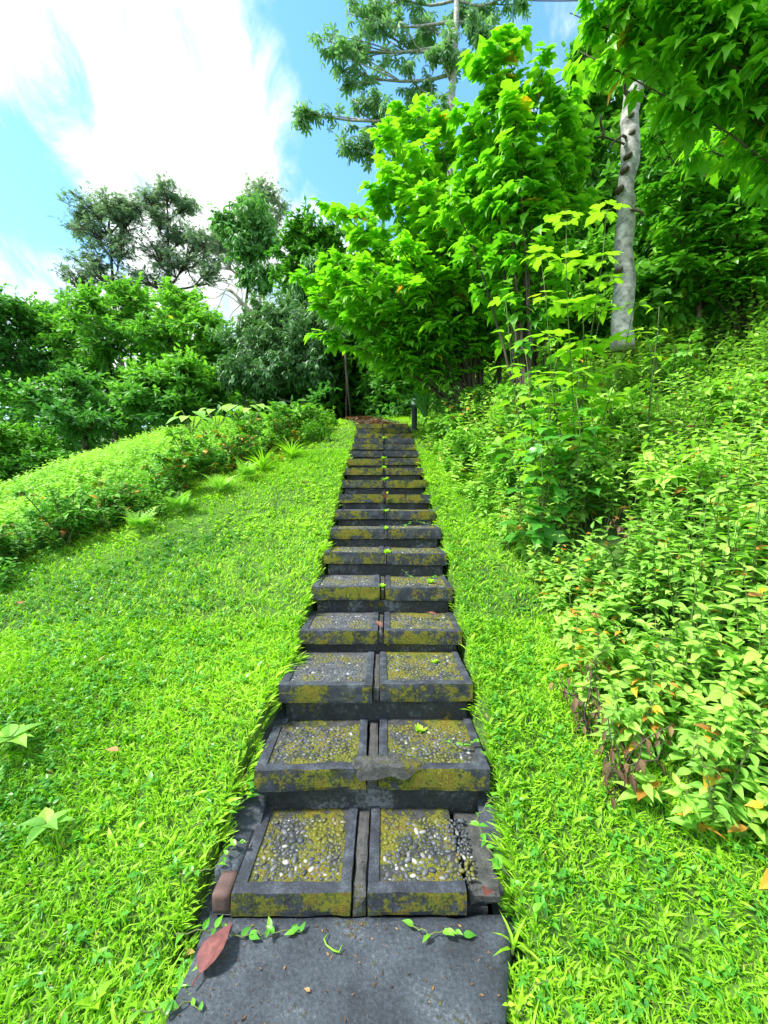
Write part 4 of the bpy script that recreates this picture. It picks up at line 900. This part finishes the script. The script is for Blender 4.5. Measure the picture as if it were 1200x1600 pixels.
a = Acc(); d = unit(rng.normal(0, 1, (len(x), 3))); twig_leaves(a, st, d, np.full(len(x), .7), 11, [OVATE_FLAT, OVATE], .18, .34, lambda p: .42 + .02 * p[:, 2], .2, .9, .4)
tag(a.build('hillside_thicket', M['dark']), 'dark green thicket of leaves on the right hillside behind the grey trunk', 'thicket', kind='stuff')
x = rng.uniform(-1.2, 4.0, 1500); y = rng.uniform(11.2, 14.5, 1500); dx = x - xc(y); k = (dx > .6) | (dx < -.7); x, y = x[k], y[k]
st = np.stack([x, y, ground(x, y) + rng.uniform(.1, 2.6, len(x))], 1)
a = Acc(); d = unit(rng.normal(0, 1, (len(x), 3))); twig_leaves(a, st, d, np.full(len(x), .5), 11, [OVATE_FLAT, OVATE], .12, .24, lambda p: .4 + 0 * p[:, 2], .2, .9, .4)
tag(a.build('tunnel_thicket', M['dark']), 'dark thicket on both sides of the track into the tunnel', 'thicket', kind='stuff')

# ------------------------------------------------------------------ single plants
def stalk_plant(name, label, cat, base, tops, leafm, tm, size, k, droop=.15, spread=.9, vb=.6, yellow=0.0, r=.008, group=None, upn=.25, stemm=None):
    base = np.array(base, float); root = thing(name, label, cat, tuple(base), 0, group); s_ = Acc(); l_ = Acc()
    for tp in tops:
        p = curve(np.zeros(3), np.array(tp, float) - base, 8, 0, .02); tube(s_, p, np.linspace(r, r * .35, 8), 5)
        for j in range(8):
            if j < 2: continue
            dd = p[min(j + 1, 7)] - p[j - 1]; dd = dd / np.linalg.norm(dd)
            az = rng.uniform(0, 6.28)
            nn = max(1, k // 6); an = az + np.arange(nn) * 6.28 / nn
            st = np.tile(p[j], (nn, 1)); d = unit(np.stack([np.cos(an), np.sin(an), np.full(nn, .25)], 1)); pet = size[0] * .5
            twigs(s_, st, d, np.full(nn, pet), np.full(nn, r * .3))
            ld = d.copy(); ld[:, 2] -= droop + rng.uniform(0, .3, nn); up = np.tile([0, -.25, 1.0], (nn, 1)) + rng.normal(0, upn, (nn, 3))
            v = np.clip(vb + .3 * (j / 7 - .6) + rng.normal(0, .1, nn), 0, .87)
            q = rng.random(nn) < yellow; v[q] = rng.uniform(.91, .97, q.sum())
            sz = rng.uniform(size[0], size[1], nn) * (1.15 - .45 * j / 7)
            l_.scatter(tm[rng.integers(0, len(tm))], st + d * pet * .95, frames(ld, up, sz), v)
    s_.build('stem', stemm or M['stem'], root, smooth=True); l_.build('leaves', leafm, root); return root
# bright sapling in front of the grey trunk
bs = (1.85, 3.9, float(ground(1.85, 3.9)))
stalk_plant('sapling', 'bright yellow-green young sapling standing before the grey trunk', 'sapling', bs, [P(948, 330, 3.7), P(885, 345, 3.7), P(845, 400, 3.75), P(905, 420, 3.7), P(950, 440, 3.8), P(990, 480, 3.8)], M['sapling'], [LOBED3, OVATE_FINE, LOBED3], (.13, .23), 30, vb=.5, yellow=.01)
stalk_plant('sapling', 'small sapling with lime tip leaves and one orange-yellow leaf, above the right bank', 'sapling', (1.5, 3.9, float(ground(1.5, 3.9))), [P(820, 545, 3.7), P(790, 470, 3.9), P(860, 600, 3.6), P(905, 585, 3.6)], M['sapling'], [OVATE_FINE, LOBED3], (.12, .2), 20, vb=.4, yellow=.03)
stalk_plant('sapling', 'thin lime sapling shoot at the right, below the grey trunk', 'sapling', (2.6, 4.1, float(ground(2.6, 4.1))), [P(1030, 480, 4.0), P(1010, 520, 3.9)], M['sapling'], [OVATE_FINE, TRIO], (.10, .16), 12, vb=.5)
for i, (px, py, Y, lab) in enumerate(((870, 560, 4.2, 'broad lobed-leaf shrub just under the small sapling, dull green'), (900, 620, 3.5, 'broad lobed-leaf shrub in the middle of the right bank'), (840, 690, 3.4, 'lowest broad lobed-leaf shrub on the right bank'))):
    tp = P(px, py, Y); b_ = (tp[0], tp[1] + .1, float(ground(tp[0], tp[1] + .1)))
    stalk_plant('lobed_leaf_shrub', lab, 'shrub', b_, [tp, tp + [.18, .1, -.1], tp + [-.2, .05, -.12]], M['herb'], [LOBED3, LOBED], (.12, .2), 12, vb=.3, group='lobed-leaf shrubs on the right bank')
# nearest leafy plants of the right bank, each a thing
protos = []
near_pts = [(1.62, 1.45), (1.38, 1.72), (1.20, 1.98), (1.62, 1.85), (1.18, 2.35), (1.45, 2.2), (1.85, 1.65), (1.95, 2.1), (1.30, 2.75), (1.70, 2.55), (1.28, 3.2), (2.2, 1.95), (1.55, 2.95), (1.15, 3.75), (2.05, 2.45), (1.85, 2.9)]
near_lab = ['leafy plant nearest the camera at the right edge, tall with yellowing lower leaves', 'leafy plant at the lower tip of the right bank, leaning over the grass', 'leafy plant with orange-yellow lower leaves at the front edge of the bank', 'tall fresh green plant behind the lower tip of the right bank', 'yellow-leaved plant half way up the front edge of the bank', 'bushy plant between two yellow-leaved ones on the near bank', 'big pale-green plant touching the right edge of the view, lower', 'big pale-green plant near the right edge of the view, upper', 'plant with yellow leaves beside the dark hollow in the bank', 'fresh green plant right of the brown stalks', 'plant at the front edge above the dark hollow', 'plant cut by the right edge of the view', 'full leafy plant under the dark hollow', 'uppermost single leafy plant by the grass strip', 'plant amid the near bank, right of the hollow', 'plant amid the near bank, above the hollow']
for i, ((px_, py_), lab) in enumerate(zip(near_pts, near_lab)):
    b_ = gpt(px_, py_); h_ = .50
    if i < 4:
        tops = [(b_[0] + rng.normal(0, .06), b_[1] + rng.normal(0, .06), b_[2] + h_), (b_[0] + .12, b_[1] - .06, b_[2] + h_ * .85), (b_[0] - .12, b_[1] - .05, b_[2] + h_ * .8)]
        protos.append(stalk_plant('leafy_plant', lab, 'plant', b_, tops, M['under'], [OVATE_FINE, OVATE, TRIO], (.045, .085), 34, vb=.5, yellow=.14 if i % 2 == 0 else .05, group='leafy plants at the front of the right bank', r=.006))
    else: dup(protos[i % 4], b_, rng.uniform(0, 6.28), lab, rng.uniform(.8, 1.1))
# withered plants with brown stalks at the bank edge
for (px_, py_), lab in zip([(1.08, 2.12), (1.10, 1.88), (2.0, 3.25)], ['withered plant with brown curled leaves at the bank edge, upper', 'withered brown stalks with a few orange leaves at the bank edge, lower', 'withered brown stalks inside the dark hollow of the bank']):
    b_ = gpt(px_, py_); stalk_plant('withered_plant', lab, 'withered plant', b_, [(b_[0] + rng.normal(0, .1), b_[1] + rng.normal(0, .1), b_[2] + rng.uniform(.2, .38)) for _ in range(7)], M['brown'], [LANCE, OVATE], (.04, .08), 12, droop=1.1, vb=.45, r=.005, stemm=M['bark'])
# broad arrow-shaped leaves on the crest and a dock plant by the path
for (px, py, Y), lab in zip([(300, 640, 8.6), (340, 632, 9.0), (395, 625, 9.2), (375, 630, 9.6)], ['broad-leaved plant on the lawn crest, leftmost of four', 'broad-leaved plant on the lawn crest, second from the left', 'tallest broad-leaved plant on the lawn crest, nearest the stairs', 'broad-leaved plant on the lawn crest, behind the tallest']):
    tp = P(px, py, Y); b_ = (tp[0], tp[1], float(ground(tp[0], tp[1]))); root = thing('broad_leaved_plant', lab, 'plant', b_, 0, 'broad-leaved plants on the crest'); s_ = Acc(); l_ = Acc()
    hh_ = max(tp[2] - b_[2], .3)
    for j in range(7):
        an = j * .9 + rng.uniform(0, .4); e_ = np.array([math.cos(an) * .22, math.sin(an) * .22, hh_ * rng.uniform(.6, 1)]); tube(s_, curve((0, 0, 0), e_, 5, .05, .0), np.linspace(.012, .006, 5), 5)
        l_.scatter(OVATE_FINE, e_[None], frames(np.array([[math.cos(an), math.sin(an), -.35]]), np.array([[0, -.3, 1.0]]), np.array([rng.uniform(.24, .36)])) * np.array([1.5, 1, 1])[None, None, :], np.array([rng.uniform(.4, .85)]))
    s_.build('stem', M['stem'], root, smooth=True); l_.build('leaves', M['under'], root)
bsh = tree('rounded_bush', 'small rounded leafy bush at the top end of the weedy band', 'bush', gpt(-1.45, 8.3), P(470, 650, 8.2),
     [L5(470, 650, 8.2, 26, 18), L5(440, 655, 8.2, 24, 16), L5(490, 655, 8.3, 16, 18)], M['under'], M['stem'], [OVATE_FLAT, OVATE], (.06, .11), r0=.03, nb=18, ntw=9, k=9, tw=.15, vb=.55, topv=.3, shell=(.4, 1))
def rosette(name, label, cat, loc, n, size, mat, tm, el=.5, vb=.6, rz=0, yellow=0, sc_=1.0, group=None):
    root = thing(name, label, cat, loc, rz, group); l_ = Acc(); an = np.arange(n) * 2.4 + rng.normal(0, .25, n)
    e_ = rng.uniform(el * .5, el * 1.3, n); d = np.stack([np.cos(an) * np.cos(e_), np.sin(an) * np.cos(e_), np.sin(e_)], 1)
    v = np.clip(vb + rng.normal(0, .12, n), 0, .87); l_.scatter(tm, np.zeros((n, 3)) + rng.normal(0, .004, (n, 3)), frames(d, np.tile([0, 0, 1.0], (n, 1)), rng.uniform(size[0], size[1], n)), v)
    l_.build('leaves', mat, root); s_ = Acc(); tube(s_, [(0, 0, -.02), (0, 0, .004), (0, 0, .012)], [.006, .005, .002], 5); s_.build('root_crown', M['stem'], root); return root
rosette('broad_leaved_plant', 'small pale broad-leaved plant low in the lawn at the left edge', 'plant', gpt(-1.86, 2.05, .10), 8, (.09, .15), M['under'], OVATE_FINE, .3, .5)
rosette('broad_leaved_plant', 'pale broad-leaved seedling in the left lawn, below the one at the edge', 'plant', gpt(-1.42, 1.72, .09), 6, (.07, .12), M['under'], OVATE_FINE, .3, .45)
rosette('dock_plant', 'round-leaved dock plant in the grass left of the bottom step', 'plant', gpt(-.72, 1.50, .02), 9, (.05, .08), M['herb'], OVATE_FINE, .8, .45)
rosette('dock_plant', 'bright oval-leaved dock plant in the near lawn, left of the big fallen leaf', 'plant', gpt(-.92, 1.30, .02), 6, (.04, .075), M['lawn'], OVATE_FINE, .9, .6)
rosette('grass_tuft', 'long-bladed grass tuft growing over the lower right path edge', 'grass tuft', (.45, 1.43, .0), 8, (.06, .12), M['lawn'], xf(LANCE, np.diag([.6, 1, 1])), 1.1, .6)
# ferns along the weedy band
for (x_, y_), lab in zip([(-2.05, 5.1), (-2.35, 4.7), (-1.85, 5.5), (-2.6, 4.35)], ['fern at the lower side of the weedy band, second from the top', 'fern at the lower side of the weedy band, third from the top', 'topmost fern at the foot of the weedy band', 'lowest fern at the foot of the weedy band']):
    rosette('fern', lab, 'fern', gpt(x_, y_, .05), 12, (.28, .42), M['under'], FERN, .7, .6, group='ferns along the weedy band')
# taller weedy shrubs standing out of the two bands of undergrowth
def clump_shrub(label, x_, y_, h_, w_, mat, yl, group, sz=(.05, .10), vb=.45, nt=9):
    b_ = np.array(gpt(x_, y_)); tg = [b_ + np.array([math.cos(q * 2.4) * w_ * rng.uniform(.2, 1), math.sin(q * 2.4) * w_ * rng.uniform(.2, 1), h_ * rng.uniform(.55, 1)]) for q in range(nt)]
    shoot_tree('weedy_shrub', label, 'shrub', b_, tg, mat, M['stem'], [OVATE_FINE, OVATE, LOBED], sz, r0=.007, ntw=24, k=4, tw=.13, droop=.2, vb=vb, yellow=yl, group=group, start=.3, upn=.3)
for (x_, y_, h_, w_, yl), lab in zip([(-3.75, 3.75, .5, .3, .10), (-3.3, 4.2, .6, .35, .05), (-3.1, 4.75, .42, .3, .16), (-2.7, 5.2, .6, .35, .10), (-2.75, 5.75, .65, .4, .04), (-2.25, 6.15, .5, .3, .2), (-2.3, 6.9, .75, .4, .05), (-1.85, 7.3, .6, .35, .12), (-1.95, 8.1, .75, .4, .03)],
        ['weedy shrub at the lowest left end of the weedy band', 'weedy shrub second from the lower end of the weedy band', 'low yellow-spotted shrub in the lower weedy band', 'weedy shrub above the lowest fern', 'full green shrub at the middle of the weedy band', 'shrub with most yellow and brown leaves in the band', 'tall green shrub in the upper weedy band', 'yellow-flecked shrub near the tall grass tufts', 'tall leafy shrub under the broad leaves of the crest']):
    clump_shrub(lab, x_, y_, h_, w_, M['ridge'], yl, 'weedy shrubs in the band on the left slope')
for (x_, y_, h_, w_, vb), lab in zip([(1.75, 3.75, .85, .35, .6), (2.3, 3.05, .75, .35, .7), (1.45, 4.6, .7, .35, .5), (2.6, 4.4, 1.0, .4, .55), (3.3, 3.9, .9, .4, .7), (1.25, 5.8, .6, .35, .45), (3.6, 5.2, 1.1, .5, .45), (2.4, 2.45, .6, .3, .75), (1.1, 7.0, .6, .35, .4), (1.75, 5.05, 1.25, .4, .4), (2.25, 5.3, 1.5, .45, .45), (1.5, 7.2, 1.0, .5, .35)],
        ['tall leafy shrub rising above the middle of the right bank', 'pale shrub above the dark hollow of the right bank', 'rounded shrub at the bank edge left of the lobed-leaf shrubs', 'high shrub just below the big sapling', 'pale shrub near the right edge, half way up the bank', 'shrub spilling toward the middle steps', 'tall shrub on the upper bank below the grey trunk', 'pale shrub at the right edge above the nearest plants', 'darker shrub closest to the lamp bollard on the bank', 'tall shrub hiding the stems of the slim tree, left one', 'tallest shrub before the slim tree, right one', 'dark shrub at the foot of the multi-stemmed tree']):
    clump_shrub(lab, x_, y_, h_, w_, M['under'], .03, 'taller shrubs on the right bank', (.06, .13), vb, 12)
# tall grass tufts
for (x_, y_), lab in zip([(-1.75, 5.9), (-1.5, 6.6), (-1.9, 7.4)], ['tall grass tuft at the edge of the band, lowest of three', 'tall grass tuft at the edge of the band, middle of three', 'tallest grass tuft rising out of the weedy band']):
    rosette('grass_tuft', lab, 'grass tuft', gpt(x_, y_), 60, (.2, .45), M['lawn'], xf(LANCE, np.diag([.3, 1, 1])), 1.2, .55, group='tall grass tufts by the weedy band')
# strap-leaved plants right of the lamp
SL = [strip([((0, 0, 0), (-.03, 0, .01), (.03, 0, .01)), ((0, .3, .16), (-.04, .3, .18), (.04, .3, .18)), ((0, .6, .17), (-.035, .6, .19), (.035, .6, .19)), ((0, .85, .03), (-.02, .85, .05), (.02, .85, .05)), ((0, 1, -.16),)])]
for (px, Y), lab in zip([(664, 8.3), (684, 8.4), (700, 7.9), (716, 8.6), (735, 8.2), (752, 8.7), (690, 9.2), (770, 8.4)], ['strap-leaved plant right behind the lamp bollard', 'strap-leaved plant second from the lamp bollard', 'strap-leaved plant, lowest of the row', 'strap-leaved plant in the middle of the row, upper', 'strap-leaved plant in the middle of the row, lower', 'strap-leaved plant near the right end of the row, upper', 'strap-leaved plant standing highest behind the lamp', 'strap-leaved plant at the right end of the row']):
    x_ = (px - 600) / F * Y
    rosette('strap_leaved_plant', lab, 'plant', gpt(x_, Y, .30), 26, (.5, .95), M['strap'], SL[0], .9, .5, group='strap-leaved plants right of the lamp')

# crumbs of leaf, bark and grit on the path and the treads
n = 420; x = rng.uniform(-.62, .45, n); y = rng.uniform(1.0, 1.5, n); z = np.full(n, .004); k = rng.random(n) < .45; si = rng.integers(0, 6, n)
x = np.where(k, x, np.array(XN)[si] + rng.uniform(-.5, .5, n)); y = np.where(k, 1.5 - .4 * rng.random(n) ** 1.6, np.array(YN)[si] + rng.uniform(.06, .34, n)); z = np.where(k, .004, np.array(HN)[si] - .002)
x = np.where(k & (x > pathr(y) - .02), -x, x); a = Acc(); az = rng.uniform(0, 6.28, n); w = rng.integers(0, 3, n); sz = rng.uniform(.004, .016, n); v = rng.random(n) * .9
for q, t_ in enumerate((OVATE, LANCE, SMALL)):
    c = w == q; a.scatter(t_, np.stack([x, y, z], 1)[c], frames(np.stack([np.cos(az), np.sin(az), rng.uniform(-.1, .3, n)], 1), np.tile([0, 0, 1.0], (n, 1)) + rng.normal(0, .4, (n, 3)), sz)[c], v[c])
tag(a.build('litter_crumbs', M['brown']), 'tiny crumbs of dry leaf scattered on the path and lower treads', 'litter', kind='stuff')
# weeds rooted in the steps
def step_pt(i, x, dy=.02, dz=0): return (XN[i] + x, YN[i] + dy, HN[i] + dz)
wl = [(4, .0, 'feathery weed in the joint of the fifth step', 14, .045), (5, .02, 'weed tuft in the joint of the sixth step', 14, .06), (6, .0, 'weed in the joint of the seventh step', 9, .05), (7, .01, 'small weed in the joint of the eighth step', 10, .05),
      (8, .01, 'yellowish weed above the pink leaf', 12, .06), (9, .01, 'bushy weed in the joint of the tenth step', 16, .08), (10, .0, 'weed in the joint of the eleventh step', 12, .07), (11, .0, 'pale weed in the joint of the twelfth step', 12, .08), (14, .0, 'small weed in the joint near the top of the stairs', 12, .08),
      (1, .25, 'bright weed at the back of the second step, right side', 16, .04), (2, .37, 'small weed at the back of the third step, right side', 12, .035), (4, .40, 'flat yellow-green weed on the right end of the fifth step', 18, .05)]
for i, x_, lab, n, s_ in wl:
    dy = .05 if abs(x_) < .1 else (.31 if i < 3 else .2)
    rosette('weed', lab, 'weed', step_pt(i, x_, dy, -.012), n * 2, (s_ * .6, s_), M['lawn'], OVATE_FLAT, .7, .8, group='weeds rooted in the stairs')
# creeping vines over the stair edges
def vine(label, pts, k, size, mat=None):
    pts = np.array(pts, float); b0 = pts[0].copy(); root = thing('vine', label, 'vine', tuple(b0), 0, 'creeping vines on the stairs'); s_ = Acc(); l_ = Acc()
    t = np.linspace(0, len(pts) - 1, len(pts) * 5); i = np.minimum(t.astype(int), len(pts) - 2); pp = pts[i] + (pts[i + 1] - pts[i]) * (t - i)[:, None] - b0
    pp[1:-1] += rng.normal(0, .004, (len(pp) - 2, 3)); tube(s_, pp, np.linspace(.0028, .0014, len(pp)), 5)
    j = rng.integers(1, len(pp), k); an = rng.uniform(0, 6.28, k); d = np.stack([np.cos(an), np.sin(an), rng.uniform(.1, .6, k)], 1)
    l_.scatter(OVATE_FINE, pp[j], frames(d, np.tile([0, -.2, 1.0], (k, 1)) + rng.normal(0, .2, (k, 3)), rng.uniform(size * .6, size, k)), np.clip(rng.normal(.62, .15, k), 0, .87))
    s_.build('stem', M['stem'], root, smooth=True); l_.build('leaves', mat or M['herb'], root); return root
g0 = HN[0]
vine('vine trailing across the path below the bottom step, from the left grass', [(-.72, 1.42, .06), (-.60, 1.46, .03), (-.50, 1.45, .015), (-.40, 1.47, .02), (-.30, 1.47, .012)], 16, .045)
vine('vine hanging over the left kerb beside the second step', [(-.82, 1.75, .16), (-.70, 1.80, .17), (-.62, 1.88, .19), (-.60, 1.95, .22)], 14, .05)
vine('vine creeping over the left kerb beside the bottom step', [(-.80, 1.60, .10), (-.68, 1.62, .10), (-.62, 1.72, .12), (-.56, 1.70, .14)], 10, .045)
vine('vine arching over the right end of the bottom step', [(.60, 1.95, g0 + .1), (.48, 1.85, g0 + .10), (.40, 1.80, g0 + .06), (.42, 1.66, g0 + .05), (.49, 1.56, g0 + .02), (.54, 1.48, g0 - .02)], 24, .05)
vine('vine creeping over the right end of the second step', [(.62, 2.05, HN[1] + .02), (.50, 2.08, HN[1] + .03), (.40, 2.05, HN[1] + .02), (.30, 2.10, HN[1] + .012)], 14, .035)
vine('thin vine with leaves over the right half of the sixth step', [(.60, YN[4] + .2, HN[4] + .05), (.42, YN[4] + .15, HN[4] + .05), (.25, YN[4] + .1, HN[4] + .03), (.15, YN[4] + .2, HN[4] + .1)], 16, .04)
vine('thin vine over the right end of the seventh step', [(.62, YN[6], HN[6] + .02), (.45, YN[6] + .02, HN[6] + .04), (.3, YN[6] + .1, HN[6] + .07), (.2, YN[6] + .04, HN[6] + .02)], 16, .045)
vine('short vine from the right grass onto the path below the bottom step', [(.10, 1.49, .02), (.16, 1.46, .015), (.24, 1.47, .02), (.30, 1.46, .012)], 7, .05)
vine('leafy vine lying on the right edge of the path near the camera', [(.56, 1.32, .03), (.46, 1.30, .012), (.42, 1.24, .01), (.38, 1.26, .01)], 14, .025, M['lawn'])
vine('vine crossing the left edge of the path near the camera', [(-.75, 1.22, .05), (-.66, 1.24, .02), (-.60, 1.28, .012), (-.56, 1.25, .01)], 12, .04)
# fallen leaves
def fallen(label, loc, size, rz, mat, v, tm=None, tilt=(0, 0), w=1.0):
    root = thing('fallen_leaf', label, 'leaf', loc, rz); root.rotation_euler = (tilt[0], tilt[1], rz); a = Acc()
    t_ = xf(tm or leaf(.27, (.08, .22, .42, .62, .82), (.5, .9, 1.0, .72, .32), .35, .12), np.diag([w, 1, 1]))
    a.raw(t_[0] * size, t_[1], t_[2], v); a.build('leaf_blade', mat, root, smooth=True); s_ = Acc(); tube(s_, [(0, -.22 * size, .01 * size), (0, -.1 * size, .03 * size), (0, .02 * size, .0)], [.02 * size, .02 * size, .015 * size], 5); s_.build('leaf_stalk', M['withered'], root); return root
fallen('large reddish-brown fallen leaf on the path, left below the bottom step', (-.60, 1.335, .022), .155, R(-22), M['withered'], .36, tilt=(R(8), R(-14)), w=1.15)
fallen('pink withered leaf hanging over the front of the ninth step', step_pt(8, .0, -.012, -.055), .11, R(185), M['withered'], .5, tilt=(R(70), 0))
fallen('small brown leaf stuck in the centre joint of the fourth step', step_pt(3, .0, .08, .0), .07, R(30), M['withered'], .6, tilt=(R(20), 0))
fallen('tiny yellow fallen leaf lying on the middle of the path', (-.235, 1.30, .008), .022, R(70), M['withered'], 1.0)
fallen('brown fallen leaf on the right end of the fourth step', step_pt(3, .42, .26, .02), .09, R(80), M['withered'], .55, tilt=(R(15), 0))
fallen('dry brown leaf on the right end of the bottom step', step_pt(0, .48, .02, -.01), .09, R(150), M['withered'], .4, tilt=(R(30), 0))
fallen('orange dry leaf lying in the lawn at the left', gpt(-1.30, 2.0, .08), .07, R(80), M['withered'], .95)
fallen('brown dry leaf in the lawn left of the upper steps', gpt(-.98, 5.3, .07), .14, R(60), M['withered'], .5)
fallen('small brown leaf on the left lawn, near the weedy band', gpt(-2.85, 3.2, .07), .10, R(20), M['withered'], .7)
root = thing('twig', 'thin curled green twig lying on the path', 'twig', (-.20, 1.41, .008)); a = Acc()
tube(a, [(0, .06, 0), (-.012, .035, .006), (.0, .015, .008), (.025, .0, .006), (.045, -.004, .004), (.055, .012, .012)], [.002, .0022, .0024, .003, .003, .001], 6); a.build('stalk', M['sapling'], root, smooth=True)

# lamp bollard
Yb = 8.5; xb_ = (647.5 - 600) / F * Yb; zb = EYE + (765 - 658) / F * Yb
root = thing('lamp_bollard', 'short dark grey lamp bollard with white glass top beside the upper steps', 'lamp', (xb_, Yb, zb))
def lathe(name, prof, mat, parent, n=24):
    a = Acc(); V = [(r * math.cos(q * 2 * math.pi / n), r * math.sin(q * 2 * math.pi / n), z) for r, z in prof for q in range(n)]; Lp = []; m_ = len(prof)
    for i in range(m_ - 1):
        for q in range(n): Lp += [i * n + q, i * n + (q + 1) % n, (i + 1) * n + (q + 1) % n, (i + 1) * n + q]
    S_ = [4] * (len(Lp) // 4); Lp += [(m_ - 1) * n + q for q in range(n)]; S_.append(n); a.raw(V, Lp, S_); return a.build(name, mat, parent, smooth=False)
lathe('post', [(.058, -.3), (.058, .325), (.054, .331)], M['post'], root); lathe('lamp_glass', [(.052, .332), (.056, .336), (.056, .455), (.052, .46)], M['lampglass'], root); lathe('cap', [(.045, .461), (.058, .463), (.056, .475), (.01, .482)], M['post'], root)
# overhead cable
root = thing('overhead_cable', 'thin overhead cable crossing the gap of sky near the top edge', 'cable', tuple(P(700, -10, 20))); b0 = P(700, -10, 20); a = Acc()
tube(a, curve(np.zeros(3), P(1250, -40, 14) - b0, 16, -.6, 0), [.022] * 16, 6); a.build('cable_line', M['wire'], root)
